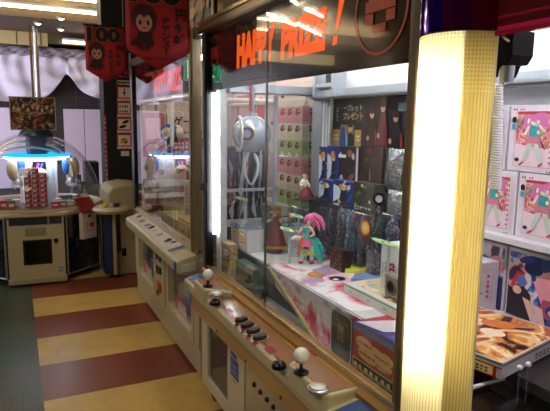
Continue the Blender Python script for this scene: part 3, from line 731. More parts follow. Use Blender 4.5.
for q in (-1, 1): x.tube([(c.x+q*.02,c.y,c.z-.09),(c.x+q*.1,c.y+q*.03,c.z-.16),(c.x+q*.12,c.y+q*.03,c.z-.2),(c.x+q*.07,c.y+q*.02,c.z-.24)], .008, M('C8B898',.3,.3), 8)
x.build('claw_arm', cr)
lc = wx(193, 197, 1.02); lb = wx(193, 216, 1.02).z; lt_ = wx(193, 180, 1.02).z
x = MB().lathe([(.0,lb),(.045,lb+.01),(.055,lb+.03),(.055,lt_-.02),(.05,lt_-.004),(.0,lt_)], M('D8D4CC',.35), (1.02,lc.y,0), 20, cap=False); x.tube([(1.02,lc.y,lt_-.01),(1.02,lc.y,1.71)], .004, WHITE, 8); x = x.build('lamp_cover', fm)
S = Sheet((.968,lc.y-.015,lb+.04), (.03,-.045,0), (0,0,lt_-lb-.08), .002); S.scribble(.1,.0,.6,1,M('C02028',.4),1,6,None,True); S.done('cover_print', x)
ew = [wy(137, 165, 4.778), wy(192, 96, 4.778)]
S = Sheet((.985,4.778,1.02), (.66,0,0), (0,0,.62)); rr = random.Random(19)
S.rect(0,0,1,1,M('C8B4B4',.4)); S.rect(.03,.35,.34,.97,M('B06A74',.4)); S.rect(.08,.6,.28,.9,M('D8B0B4',.4)); S.rect(.04,.36,.33,.56,M('9A3038',.4)); S.ell(.17,.46,.09,.08,M('C89048',.4)); S.rect(.36,.4,.42,.95,M('3A2A2E',.4))
S.text('ゲーセン',.46,.78,.97,.93,M('1E1818',.4),.03); S.scribble(.47,.68,.95,.73,M('2A2224',.4),1,8); S.rect(.44,.3,.74,.62,M('9A4850',.4)); S.rect(.76,.34,.98,.62,M('5A5660',.4)); S.scribble(.47,.34,.72,.58,M('D8C0B8',.4),4,5)
for q in range(12): S.ell(.05+.9*rr.random(),.05+.24*rr.random(),.04,.04,M(rr.choice(['8A6A3A','A83038','5A4A3A','C8A060']),.4),10)
S.done('end_wall_poster', fm)

# prizes in the far machine
GB = PRINT('green_snack_print', ['7A9A5A','C8C090','8A5A3A','A8B068','D8C8A8','5A6A3A'], 24, .4)
YB = PRINT('yellow_snack_print', ['C8A050','E0C880','6A4A2A','D8B060','3A2A20','B88A40'], 26, .4)
def prize_box(name, x0, x1, y0, y1, z0, z1, m, lab, cat, grp=None, bev=.003):
    t = thing(name, ((x0+x1)/2,(y0+y1)/2,z0), lab, cat, grp)
    MB().box((x0,y0,z0), (x1,y1,z1), m).build('carton', t, bevel=bev); return t
for (px0, px1, py0, py1, X, m, nm) in ((161,177,211,236,1.02,GB,'green'), (178,193,216,252,1.0,YB,'yellow')):
    a = wx(px0, py0, X); b = wx(px1, py1, X)
    t = prize_box('prize_box', X, X+.2, b.y, a.y, .7005, a.z, m, nm+' printed prize box low inside the far crane machine', 'prize box', 'prize boxes in the far machine')
    S = Sheet((X-.0005,a.y,.7005), (0,b.y-a.y,0), (0,0,a.z-.7005)); S.rect(.1,.62,.9,.92,M('D8C8B0',.4)); S.ell(.35,.35,.2,.2,M('C86A5A',.4)); S.scribble(.15,.66,.85,.88,M('5A3A2A',.4),2,6); S.done('carton_print', t)
for i, (y, z, c, nm) in enumerate(((4.5,1.12,'6A5A3A','brown tiger striped'), (4.2,.84,'B8B4AC','pale grey'), (3.7,.8,'9A8A8A','dull pink'))):
    t = prize_box('prize_box', 1.35, 1.55, y-.12, y+.12, .7005, z, M(c,.5), nm+' prize box at the back of the far crane machine', 'prize box', 'prize boxes in the far machine')
    S = Sheet((1.3495,y+.12,.7005), (0,-.24,0), (0,0,z-.7005)); S.scribble(.1,.1,.9,.9,M('C8A070',.4),3,5); S.done('carton_print', t)
# milk-carton prize boxes at the near end of the far machine
PK = M('D89AA0', .45); CRM = M('D8D2BC', .45); GRN = M('A9BC7C', .45); BRW = M('5A2A22', .5)
def carton(name_lab, y, x, z0, first=None):
    loc = (x, y, z0)
    if first: return dup(first, loc, name_lab, 'tricolour milk cartons')
    t = thing('milk_carton_box', loc, name_lab, 'carton', 'tricolour milk cartons')
    w = .105; d = .055; hh = .318
    for k, (m) in enumerate((GRN, CRM, PK)):
        MB().box((x,y-w/2,z0+hh*k/3), (x+d,y+w/2,z0+hh*(k+1)/3), m).build('carton_band', t)
    MB().prism([(x,z0+hh),(x+d,z0+hh),(x+d/2+.004,z0+hh+.04),(x+d/2+.004,z0+hh+.062),(x+d/2-.004,z0+hh+.062),(x+d/2-.004,z0+hh+.04)], 'y', y-w/2, y+w/2, M('E4DCD4',.4)).build('gable_top', t)
    S = Sheet((x-.0005,y+w/2,z0), (0,-w,0), (0,0,hh)); rr = random.Random(2)
    for k in range(3):
        b = k/3; S.ell(.52,b+.235,.3,.06,BRW,14); S.ell(.36,b+.205,.2,.05,M(['6A3A2A','7A2A24','C02830'][k],.5),12); S.ell(.62,b+.245,.12,.03,M('C8A890',.5),10); S.scribble(.15,b+.04,.85,b+.1,M(['8AA05A','C0B898','C88088'][k],.5),2,7)
    S.poly([(.1,1.01),(.9,1.01),(.6,1.12),(.4,1.12)], M('E4D8D0',.5)); S.done('carton_print', t)
    S = Sheet((x,y-w/2-.0005,z0), (d,0,0), (0,0,hh)); 
    for k in range(3): S.scribble(.15,k/3+.05,.85,k/3+.27,M(['7A8A58','9A9488','A0686E'][k],.5),6,3)
    S.done('side_print', t)
    return t
first = None
for r, zz in enumerate((1.005, 1.336)):
    for c_ in range(6):
        row2 = c_ >= 4
        x = 1.63 if not row2 else 1.70
        y = (3.062+.107*c_) if not row2 else 3.02+.107*(c_-4)
        lab = 'tricolour milk carton box, %s tier, %s' % (['lower','upper'][r], (['right end of the front row','second from the right in the front row','third from the right in the front row','left end of the front row'][c_] if not row2 else ['right end of the rear row','left one of the rear row'][c_-4]))
        q = carton(lab, y, x, zz, first); first = first or q
tag(MB().box((1.6,2.96,.7005),(1.80,3.6,1.003),M('B8BCC0',.4)).build('carton_stand',bevel=.004), 'grey plinth under the milk carton boxes', 'plinth')
tag(MB().box((1.61,2.962,1.327),(1.79,3.6,1.335),ACRYL).box((1.61,3.6,1.004),(1.79,3.608,1.335),ACRYL).build('acrylic_shelf'), 'clear acrylic shelf carrying the upper milk cartons', 'shelf')

# ---------------------------------------------------------------- near crane machine
NY0, NY1, NB = -.75, 2.82, 1.66
nm = thing('crane_game_machine', (1.3,1.03,0), 'large crane game machine nearest the camera with a bright yellow lamp column', 'arcade machine', 'crane game machines')
mb = MB().box((.93,NY0,.1), (NB,NY1,.69), M('8E8670', .45)); mb.build('base_cabinet', nm)
x = MB()
for y in (2.70, .6): x.lathe([(.0,-.02),(.05,-.02),(.05,.02),(.0,.02)], BLACK_M, (.955,y,.05), 18, axis='x', cap=False).box((.94,y-.02,.05),(.98,y+.02,.1),STEEL)
x.build('caster', nm)
# lower doors
mb = MB(); hole_panel(mb, .9, 2.17, 2.80, .08, .58, 2.39, 2.70, .14, .52, .03, .03, M('CCC4AC', .35))
d = mb.build('service_door', nm)
MB().box((.915,2.37,.12), (.92,2.72,.54), CLEAR('hazy_door_glass', 'A8A898', 1.2, .05, 1.5, .35, '8A8878')).build('door_window', d)
S = Sheet((.9148,2.51,.36), (0,-.07,0), (0,0,.09)); S.ring(.5,.5,.4,.42,.8,M('A83030',.4)); S.rect(.5,.4,.8,.5,M('A83030',.4)); S.done('red_ring_mark', d)
S = Sheet((.8996,2.345,.325), (0,-.105,0), (0,0,.125)); S.rect(0,0,1,.78,M('1C3A8C',.4)); S.rect(.0,.84,.8,1,M('2A4A98',.4)); S.frame(.12,.14,.88,.7,.004,M('7A9AD0',.4)); S.scribble(.2,.2,.8,.62,M('8AA8D8',.4),2,4); S.scribble(.1,-.16,.8,-.06,M('6A6A70',.5),1,6); S.done('blue_sticker', d)
p = MB().box((.9,NY0,.08), (.93,2.155,.58), M('B8AC90', .3, .3, .06, 8)).build('metal_panel', nm, bevel=.004)
for i, (px, py) in enumerate(((254.7,384.5), (261,392), (267.5,399.5), (274,407))):
    q = wx(px, py, .9); k = MB().lathe([(.0,-.012),(.007,-.012),(.012,-.004),(.012,0)], BLACK, (.9,q.y,q.z), 12, axis='x', cap=False).build('bolt', p)
x = MB().box((.815,NY0,.555), (.835,2.72,.632), M('B8965E', .3, .3, .1, 20)); tr = x.build('trim_strip', nm, bevel=.003)
for y in (2.3, 1.95, 1.62, 1.3): MB().lathe([(.0,-.004),(.006,-.004),(.008,0)], GREYD, (.815,y,.575), 10, axis='x', cap=False).build('screw', tr)
MB().box((.835,NY0,.56), (.93,2.80,.66), BLACK_M).build('panel_bracket', nm)
# control panel: long cream tray with a raised stick pod at each end
tr_prof = [(.93,.625),(.82,.625),(.803,.64),(.80,.665),(.803,.692),(.815,.70),(.93,.722)]
cp = MB().prism(tr_prof, 'y', NY0, 2.80, CREAM, True).build('control_panel', nm)
S = Sheet((.822,2.44,.7025), (0,-.88,0), (.1,0,.0185)); S.rect(0,0,1,1,WOOD); S.rect(.02,.78,.98,.84,M('C8A23C',.4)); S.done('panel_overlay', cp)
def pod(ya, yb, slant):
    """raised wedge carrying a stick and a round button; slant end towards the middle of the panel"""
    z = .745
    if slant > 0: prof = [(.795,ya+.10),(.925,ya),(.925,yb),(.81,yb),(.795,yb-.02)]
    else: prof = [(.795,yb-.10),(.795,ya+.02),(.81,ya),(.925,ya),(.925,yb)]
    pts = [(a, b) for a, b in prof]
    k = MB().prism(pts, 'z', .665, z, CREAM); k = k.build('stick_pod', cp, bevel=.01)
    cx = sum(q[0] for q in pts)/len(pts); cy = sum(q[1] for q in pts)/len(pts)
    ins = [(cx+(q[0]-cx)*.84+.004, cy+(q[1]-cy)*.9) for q in pts]
    o = MB().prism(ins, 'z', z, z+.0015, WOOD); o.build('pod_overlay', k)
    return k, z
def ball_y(p): return p
J1 = wz(208, 286, .748); J2 = wz(301, 372, .748)
for (J, ya, yb, sl, sp, which) in ((J1, 2.33, 2.62, 1, (216,293), 'far'), (J2, 1.29, 1.63, -1, (318,387), 'near')):
    k, z = pod(ya, yb, sl)
    S = Sheet((.905, yb-.04, z+.0018), (0,-(yb-ya)*.82,0), (.01,0,0)); S.rect(0,0,1,1,M('C8A82E',.4)); S.rect(0,0,.2,1,RED); S.done('yellow_stripe', k)
    j = MB().lathe([(.026,0),(.026,.004),(.012,.012),(.0,.014)], BLACK, (J.x,J.y,z+.001), 20).build('stick_washer', k)
    MB().tube([(J.x,J.y,z+.008),(J.x,J.y,z+.05)], .0055, M('2A2A2C',.3,.4), 10).build('stick_shaft', k)
    MB().ball((J.x,J.y,z+.06), .0275, M('D8D4CC', .2, 0, .03, 10, coat=.5), 20).build('stick_ball', k)
    b = wz(*sp, z+.01)
    MB().lathe([(.034,0),(.034,.007),(.028,.010),(.028,.006)], STEEL, (b.x,b.y,z+.001), 22, cap=False).lathe([(.027,.005),(.025,.013),(.012,.017),(.0,.018)], M('D0CCC4', .25, .3), (b.x,b.y,z+.001), 22, cap=False).build('push_button', k)
MGB = M('A01838', .35)
cpz = .715
def on_panel(px, py):
    q = wz(px, py, cpz); return q
for (px, py) in ((241.5,319.5), (247.5,325), (253.5,330.5), (260,337)):
    q = on_panel(px, py); k = MB()
    vs = []; fs = []
    for j, (r, h) in enumerate(((1,0), (1,.008), (.8,.014), (0,.015))):
        for i in range(20):
            a = 2*PI*i/20; vs.append((q.x+.031*r*math.cos(a)*1.0, q.y+.019*r*math.sin(a), q.z-.006+h))
    for j in range(3):
        for i in range(20): fs.append((j*20+i, j*20+(i+1)%20, (j+1)*20+(i+1)%20, (j+1)*20+i))
    k.add(vs, fs, M('2E2824', .3, .2), True)
    for s in (-.5, 0, .5): k.tube([(q.x-.028*(1-.3*abs(s)),q.y+.016*s,q.z+.009),(q.x+.028*(1-.3*abs(s)),q.y+.016*s,q.z+.009)], .0025, M('6A6058',.3,.3), 6)
    k.build('select_button', cp)
for (px, py) in ((215,303), (279,366)):
    q = on_panel(px, py); MB().lathe([(.026,-.006),(.026,.004),(.02,.014),(.008,.02),(.0,.02)], BLACK, (q.x,q.y,q.z), 20, cap=False).build('round_button', cp)
S = Sheet((.806,2.30,.7), (0,-.8,0), (.1,0,.0185)); 
for (px, py) in ((228.5,309), (270,347.5)):
    q = on_panel(px, py); u = (2.30-q.y)/.8; v = (q.x-.806)/.1
    S.rect(u-.035,v-.13,u+.035,v+.17,MGB)
for (u0, u1, v) in ((.03,.12,.26), (.17,.27,.2), (.62,.7,.2), (.77,.86,.1)): S.poly([(u0,v+.02),(u1,v-.06),(u1,v+.02),(u0,v+.1)],MGB)
for q_ in range(4):
    q = on_panel(*((241.5,319.5),(247.5,325),(253.5,330.5),(260,337))[q_]); u = (2.30-q.y)/.8; v = (q.x-.806)/.1; S.ell(u,v,.03,.36,M('D8B8B0',.4)); S.rect(u+.005,v-.45,u+.03,v-.2,MGB)
S.done('panel_markings', cp)
BLUEP = PRINT('blue_card_print', ['24489A','24489A','3A68B8','C8D0DC','1C3A80','24489A'], 30, .3)
a = MB().prism([(.815,.703),(.925,.722),(.925,.726),(.815,.707)], 'y', 2.63, 2.79, BLUEP).build('instruction_card', cp)
S = Sheet((.812,1.27,.7035), (0,-.30,0), (.105,0,.02)); S.rect(0,0,1,1,M('1E4488',.3)); S.frame(0,0,1,1,.003,M('C8A860',.3)); S.ell(.35,.42,.1,.22,M('C8C0B8',.4)); S.ell(.42,.25,.06,.12,M('C8C0B8',.4)); S.scribble(.4,.62,.9,.85,M('A8B8D0',.4),2,6); S.rect(.5,.2,.9,.5,M('16305E',.3)); S.done('instruction_card', cp)
MB().box((.802,2.72,.64), (.799,2.78,.69), M('A8A088',.4)).build('end_recess', cp)
# sill and frames
MB().prism([(.905,.715),(.925,.715),(.965,.742),(.965,.76),(.94,.76),(.905,.735)], 'y', NY0, NY1, BRONZE).box((.93,NY0,.70),(.97,NY1,.742),BRONZE_D).build('window_sill', nm)
x = MB().box((.92,NY0,.764-.006), (.928,NY1,.772), M('C8B088',.25,.7)); x.build('sliding_track', nm)
x = MB().box((.918,2.76,.75), (.985,NY1,2.05), BLACK).box((.912,2.765,.75), (.918,2.785,2.0), GREYD); x = x.build('corner_post', nm, bevel=.004)
lk = MB().box((.885,2.735,1.19), (.92,2.775,1.225), BLACK).box((.875,2.715,1.2),(.90,2.745,1.213),BLACK).build('door_lock', x, bevel=.003)
x = MB().box((.925,1.095,.75), (.955,1.143,2.05), M('6E5C42', .45, .1, .08, 15)).box((.914,1.095,.75), (.925,1.118,2.05), M('4A3C2A',.5)); x.build('centre_post', nm, bevel=.004)
x = MB().prism([(.90,2.0),(.985,2.0),(.985,2.075),(.93,2.075),(.90,2.04)], 'y', NY0, NY1, M('8A744E',.3,.5,.1,15)).box((.894,NY0,2.045), (.90,NY1,2.06), M('D8C498',.2,.8)).box((.897,NY0,2.002),(.90,NY1,2.012),BLACK); x.build('top_rail', nm)
MB().box((.985,NY0,2.05), (NB,NY1,2.075), M('6A6258', .5)).build('machine_roof', nm)
g1 = MB().box((.936,1.95,.765), (.941,2.76,2.0), GLASS); g1 = g1.build('glass_pane', nm)
g2 = MB().box((.926,1.155,.765), (.931,2.03,2.0), GLASS); g2 = g2.build('glass_pane', nm)
MB().box((.931,2.022,.765), (.936,2.032,2.0), M('2A3230', .3)).build('pane_edge', g2)
# header of the left window
hdm = M('0E0A08', .12, 0, .1, 10, coat=1)
hd = MB().box((.948,1.155,1.712), (.955,2.76,2.0), hdm).build('header_panel', nm)
OR = EM('FF6428', .72)
def hl(body, ya, yb, za, zb, bold, shear): return lettering(hd, 'header_lettering', body, .9472, ya, yb, za, zb, OR, bold, shear)
S = Sheet((.9474,2.745,1.715), (0,-1.56,0), (0,0,.28))
def U(y): return (2.745-y)/1.56
def Vv(z): return (z-1.715)/.28
S.text('HAPPY', U(2.395), Vv(1.795), U(1.972), Vv(1.943), OR, .075, .04)
S.text('PRIZE', U(1.935), Vv(1.79), U(1.592), Vv(1.93), OR, .075, .08)
S.poly([(U(1.538),Vv(1.845)),(U(1.522),Vv(1.845)),(U(1.482),Vv(1.945)),(U(1.516),Vv(1.945))],OR); S.poly([(U(1.553),Vv(1.80)),(U(1.525),Vv(1.80)),(U(1.52),Vv(1.828)),(U(1.547),Vv(1.828))],OR)
for (yc, zc, r, lit) in ((2.70,1.868,.115,M('9A1E14',.4)), (1.30,1.868,.125,M('C83A1C',.4))):
    S.ring(U(yc), Vv(zc), r/1.56, r/.28, .93, lit, 40)
    # plain block pattern inside the circle
    for (bx, by, bw_, bh) in ((-.055,.03,.11,.03), (-.07,-.002,.14,.032), (-.07,-.035,.04,.03), (.03,-.035,.04,.03), (-.03,-.06,.06,.022)):
        S.rect(U(yc)+bx/1.56, Vv(zc)+by/.28, U(yc)+(bx+bw_)/1.56, Vv(zc)+(by+bh)/.28, lit)
S.rect(U(2.36), Vv(1.735), U(1.95), Vv(1.738), M('C83A1C',.4)); S.poly([(0,0),(.1,0),(.06,.2),(0,.3)], M('1E3A30',.3))  # dark green corner is the exit sign's reflection painted on the header
S.done('header_print', hd)
# header of the right window, red tinted and glossy; its streaks are painted-on reflections
MB().prism([(.95,1.745),(.958,1.745),(.958,2.0),(.95,2.0)], 'y', NY0, .884, M('5A1420', .06, 0, .5, 5, coat=1)).box((.945,NY0,1.741),(.962,.884,1.75),M('B02040',.15,.2)).box((.9475,.3,1.775),(.95,.88,1.782),M('9A2030',.2)).box((.9475,.66,1.75),(.95,.88,1.76),M('D02868',.2)).build('header_panel', nm, bevel=.003)
# lamp column
CX, CY = .955, .985
LC = (CX, CY, 0)
lcol = MB().box((.955,.885,1.755),(.962,1.085,2.0),BLACK)
bands = [('20402E',.5,.53),('B8D0B0',.53,.545),('2A0E2E',.545,.66),('3A1478',.66,.78),('1414A0',.78,.93),('C8B0D8',.93,.945),('30108A',.945,1.1),('701060',1.1,1.3),('A01850',1.3,1.5)]  # reflections and pale glints on the cap painted as fixed colour bands
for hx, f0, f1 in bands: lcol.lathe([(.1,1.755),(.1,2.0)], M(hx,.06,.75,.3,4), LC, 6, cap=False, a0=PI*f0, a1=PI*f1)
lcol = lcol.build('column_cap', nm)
def diffuser_mat():
    m = bpy.data.materials.new('yellow_perforated_diffuser'); m.use_nodes = True
    nt = m.node_tree; N = nt.nodes; L = nt.links; N.clear()
    o = N.new('ShaderNodeOutputMaterial'); tr = N.new('ShaderNodeBsdfTransparent'); tl = N.new('ShaderNodeBsdfTranslucent'); df = N.new('ShaderNodeBsdfDiffuse')
    tr.inputs['Color'].default_value = rgb('FFFBEA'); tl.inputs['Color'].default_value = rgb('FFF6CC'); df.inputs['Color'].default_value = rgb('D4C888')
    g = N.new('ShaderNodeNewGeometry'); sp = N.new('ShaderNodeSeparateXYZ'); L.new(g.outputs['Position'], sp.inputs[0])
    def mt(op, a, b):
        n = N.new('ShaderNodeMath'); n.operation = op
        for i, q in enumerate((a, b)):
            if q is None: continue
            if isinstance(q, (int, float)): n.inputs[i].default_value = q
            else: L.new(q, n.inputs[i])
        return n.outputs[0]
    ang = mt('ARCTAN2', mt('SUBTRACT', sp.outputs[1], CY), mt('SUBTRACT', CX, sp.outputs[0]))
    st = mt('LESS_THAN', mt('FRACT', mt('MULTIPLY', ang, 12.5), None), .42)
    hz = mt('MAXIMUM', mt('LESS_THAN', mt('FRACT', mt('MULTIPLY', sp.outputs[2], 110.0), None), .55), mt('LESS_THAN', mt('ABSOLUTE', mt('SUBTRACT', sp.outputs[2], 1.22), None), .40))
    hole = mt('MULTIPLY', st, hz)
    a = N.new('ShaderNodeMixShader'); a.inputs[0].default_value = .35; L.new(tl.outputs[0], a.inputs[1]); L.new(df.outputs[0], a.inputs[2])
    b = N.new('ShaderNodeMixShader'); L.new(mt('ADD', mt('MULTIPLY', hole, .34), .12), b.inputs[0]); L.new(a.outputs[0], b.inputs[1]); L.new(tr.outputs[0], b.inputs[2])
    L.new(b.outputs[0], o.inputs[0]); return m
dif = MB().lathe([(.098,.70),(.098,1.752)], diffuser_mat(), LC, 48, cap=False, a0=PI/2, a1=1.5*PI).build('column_diffuser', nm)
bk = MB().box((.955,.887,.70), (.962,1.083,1.755), M('DCCB90',.5)).build('column_back', nm)
rf = MB().add([(.953,.985,.72),(.892,.922,.72),(.895,.919,.72),(.956,.982,.72),(.953,.985,1.745),(.892,.922,1.745),(.895,.919,1.745),(.956,.982,1.745)],[(3,2,1,0),(4,5,6,7),(0,1,5,4),(1,2,6,5),(2,3,7,6),(3,0,4,7)],CLEAR('milky_baffle','F8F4E8',0,.1,1.4,.95,'DCD6C0')); rf.build('column_baffle', nm)  # milky baffle added inside to dim the right half of the diffuser
LAMPM = EM('FFF8E6', 13)
MB().tube([(.917,1.017,.955),(.917,1.017,1.69)], .027, LAMPM, 16).build('column_lamp', nm)
# bracket with a spot lamp and the coiled hose, under the right header
b0 = wx(502, 36, .97); b1 = wx(529, 60, .97)
bx = MB().prism([(.892,1.752),(.850,1.752),(.850,1.70),(.862,1.682),(.88,1.682),(.892,1.655)], 'x', .965, 1.03, M('050506',.7,0,.1,20,0,0,.2)).build('lamp_bracket', nm, bevel=.003)
MB().lathe([(.0,0),(.014,0),(.016,.035),(.0,.035)], STEEL, (.985,.878,1.645), 16, cap=False).build('spot_lamp', bx)
MB().tube([(.962,.882,1.748),(.957,.866,1.736),(.957,.855,1.728)], .003, M('E8D8C0',.3), 8).build('wire', bx)
hp = []; ht = wx(498, 84, .968); hbm = wx(494, 189, .968)
for i in range(0, 560):
    t = i/559; z = ht.z+(hbm.z-ht.z)*t; y = ht.y+(hbm.y-ht.y)*t; a = 2*PI*40*t; r = .006+.0045*min(1, t*1.6)
    hp.append((.972+r*math.cos(a), y+r*math.sin(a), z))
hs = MB().tube(hp, .0032, M('ECECE8',.35), 6)
hs.tube([(.972,ht.y,1.70),(.972,ht.y,ht.z)], .004, WHITE, 8); hs.build('coiled_hose', nm)
# inside
x = MB().box((NB-.02,NY0,.70), (NB,NY1,2.05), WHITE_G); x = x.build('back_wall', nm)
MB().box((1.60,NY0,1.735), (1.64,2.70,1.93), M('E8E9EC',.4)).build('white_valance', x)
r = MB().box((1.52,NY0,1.682), (1.58,2.72,1.728), ALU).box((1.505,NY0,1.69),(1.52,2.72,1.70),STEEL).box((1.02,2.68,1.70), (1.58,2.735,1.748), ALU).box((1.02,2.665,1.705),(1.58,2.68,1.715),STEEL); r.build('inner_rail', nm)
x = MB().box((1.54,2.62,.93), (1.60,2.72,1.75), ALU)
for q in (.012,.03,.048): x.tube([(1.54+q,2.615,.93),(1.54+q,2.615,1.69)], .006, WHITE, 8)
x.build('inner_corner_post', nm)
x = MB().box((1.49,2.45,1.74), (1.57,2.60,1.76), STEEL).box((1.50,2.44,1.70), (1.53,2.46,1.80), GREYD).lathe([(.0,0),(.025,0),(.025,.05),(.0,.05)], GREYD, (1.53,2.52,1.76), 16, cap=False).box((1.48,2.41,1.69),(1.56,2.43,1.81),ALU).box((1.48,2.6,1.69),(1.56,2.62,1.81),ALU); x.build('motor_unit', nm)
DK_ = .885
pd = MB().box((1.056,1.47,.875), (1.45,2.75,DK_), M('CFCFCD', .25)).box((1.45,NY0+1.85,.70),(1.64,2.75,DK_),WHITE_G).box((1.36,1.1,.70),(1.45,1.47,DK_),WHITE_G).box((1.2,NY0,.85), (1.64,1.1,.88), M('2E2A2A', .4)); pd = pd.build('play_deck', nm)  # right part coloured dark to stand for the shaded void
PINK = PRINT('pink_sheet_art', ['D84C68','E88CA0','F0C4CE','F2EEF0','F4F2F2','ECD8E0','D8A8BC','B8A0C0'], 4.5, .2, .5)
S = Sheet((1.06,2.28,DK_), (0,-.74,0), (.38,0,0)); S.rect(0,0,1,1,PINK)
q = wz(316, 275, DK_); u, v = (2.28-q.y)/.74, (q.x-1.06)/.38
S.ell(u,v,.062,.085,M('C83A2A',.3),20); S.ell(u,v,.048,.066,M('E0B030',.3),20); S.scribble(u-.03,v-.05,u+.03,v+.05,M('C83A2A',.3),2,4)
q = wz(337, 279, DK_); u, v = (2.28-q.y)/.74, (q.x-1.06)/.38
S.ell(u,v,.09,.16,M('E8B0BC',.3),18); S.ell(u,v,.05,.1,M('2A1A22',.3),16); S.ell(u+.01,v-.03,.018,.035,M('F0F0F0',.3),10)
S.done('deck_print', pd)
e1 = wx(277, 287, 1.045); e2 = wx(319, 357, 1.045)
pf = MB().poly([(1.05,e1.y+.05,DK_),(1.05,e1.y,e1.z),(1.05,e2.y,.70),(1.05,1.47,.70),(1.05,1.47,DK_)][::-1], M('DCD4D6', .25)); pf = pf.build('front_panel', nm)
so = pf.modifiers.new('thick', 'SOLIDIFY'); so.thickness = .006
dv_ = (e2-e1); MB().prism([(e1.y+.05,DK_),(e1.y+.085,DK_),(e2.y+.03,.70),(e2.y,.70)], 'x', 1.028, 1.058, M('A8A070', .35)).build('panel_edge', pf)
S = Sheet((1.0415,e1.y+.05,.70), (0,1.47-e1.y-.05,0), (0,0,DK_-.70)); W_ = e1.y+.05-1.47
S.poly([(.0,1),(.05/W_,(e1.z-.70)/(DK_-.70)),((e1.y+.05-e2.y)/W_,0),(1,0),(1,1)],PINK); S.done('panel_art', pf)
MB().box((.965,NY0,.688), (1.34,2.80,.70), M('C2C4C4', .3)).build('well_floor', nm)
MB().box((1.09,1.47,.70), (1.11,2.75,.875), M('3A4240', .5)).build('chute_back', nm)
MB().tube([(1.02,2.30,.895),(1.02,1.56,.895)], .003, ACRYL, 6).box((1.018,1.56,.82),(1.022,2.3,.895),ACRYL).build('acrylic_guard', nm)
# left side window
SW = MB()
for (xa, xb, za, zb) in ((1.015,1.035,.885,1.70), (1.318,1.338,.885,1.70), (1.015,1.338,1.17,1.185)): SW.box((xa,2.755,za), (xb,2.775,zb), M('B4AFC0', .35))
SW = SW.build('side_frame', nm)
MB().box((1.035,2.762,.885), (1.6,2.767,1.70), GLASS_SIDE).build('side_glass', SW)
x = MB().box((.975,2.70,.70), (1.012,2.775,1.72), M('C4C8C4', .4)).build('lamp_housing', nm)
MB().tube([(.962,2.735,.95),(.962,2.735,1.70)], .017, EM('F4FAFF', 14), 14).build('corner_tube_lamp', x)
x = MB().tube([(1.02,1.2,1.97),(1.02,2.7,1.97)], .014, EM('F4F8FF', 36)).tube([(1.48,1.2,1.99),(1.48,2.6,1.99)], .014, EM('F4F8FF', 14)).tube([(1.02,-.6,1.97),(1.02,1.15,1.97)], .014, EM('F4F0FF', 42)); x.build('inner_tube_lamp', nm)
# crane
c = wx(251.5, 134, 1.14)
cr = MB(); 
for q in (-.012, .012): cr.tube([(c.x,c.y+q*1.2,c.z+.08),(c.x,c.y+q*1.2,1.9)], .0085, STEEL, 12)
cr.box((c.x-.02,c.y-.03,c.z+.085), (c.x+.02,c.y+.03,c.z+.11), STEEL); cr.box((c.x-.004,c.y-.005,c.z+.12),(c.x-.012,c.y+.005,c.z+.4),RED)
cr = cr.build('crane', nm)
CB = M('A6AEB6', .2, .25, .05, 12, coat=.5)
k = MB().ball((c.x,c.y,c.z), .104, CB, 28, (1,1,.95)).build('crane_body', cr)
look = Vector((-c.x,-c.y,0)).normalized(); side = Vector((look.y,-look.x,0))*-1
def disc(mb, ctr, nrm, r0, r1, th, m, n=24):
    nrm = nrm.normalized(); a = Vector((-nrm.y,nrm.x,0)).normalized(); b = nrm.cross(a)
    vs = []
    for (r, h) in ((r1,0), (r1,th), (r0,th), (r0,0)):
        for i in range(n): vs.append(ctr+nrm*h+a*(r*math.cos(2*PI*i/n))+b*(r*math.sin(2*PI*i/n)))
    fs = []
    for j in range(3):
        for i in range(n): fs.append((j*n+i, j*n+(i+1)%n, (j+1)*n+(i+1)%n, (j+1)*n+i))
    mb.add(vs, fs, m, True)
    if r0 < 1e-4: pass
P0 = Vector(c)
dn = (look+Vector((0,0,.02))-side*.22).normalized()
x = MB(); disc(x, P0+dn*.094, dn, .034, .041, .012, M('C8A848',.3,.7)); disc(x, P0+dn*.094, dn, .026, .034, .013, M('1E2430',.3)); disc(x, P0+dn*.094, dn, .02, .026, .014, M('3A5AC0',.3)); disc(x, P0+dn*.094, dn, .0001, .02, .012, M('B8AA80',.3,.5)); x.build('crane_emblem', cr)
x = MB(); disc(x, P0+side*-.062+look*.01, (side*-1+look*.25), .08, .096, .012, M('D8DCE0',.25,.3)); x.build('crane_ring', cr)
CW = M('DADCE0', .3, .1)
for s in (-1, 1):
    b0 = P0+Vector((0,0,-.096))
    x = MB().tube([b0+side*(.006*s), b0+side*(.022*s)+Vector((0,0,-.02)), b0+side*(.04*s)+Vector((0,0,-.07)), b0+side*(.034*s)+Vector((0,0,-.12)), b0+side*(.012*s)+Vector((0,0,-.165)), b0+side*(.002*s)+Vector((0,0,-.175))], [.007,.009,.009,.008,.006,.004], CW, 10); x.build('claw_arm', cr)
x = MB().box(P0+Vector((-.012,-.012,-.12)), P0+Vector((.012,.012,-.09)), BLACK); x.build('claw_joint', cr)
q = P0+side*.07; MB().tube([q+Vector((0,0,-.05)), q+side*.012+Vector((0,0,-.09)), q+side*.01+Vector((0,0,-.125))], [.014,.013,.006], CB, 10).build('side_sensor', cr)
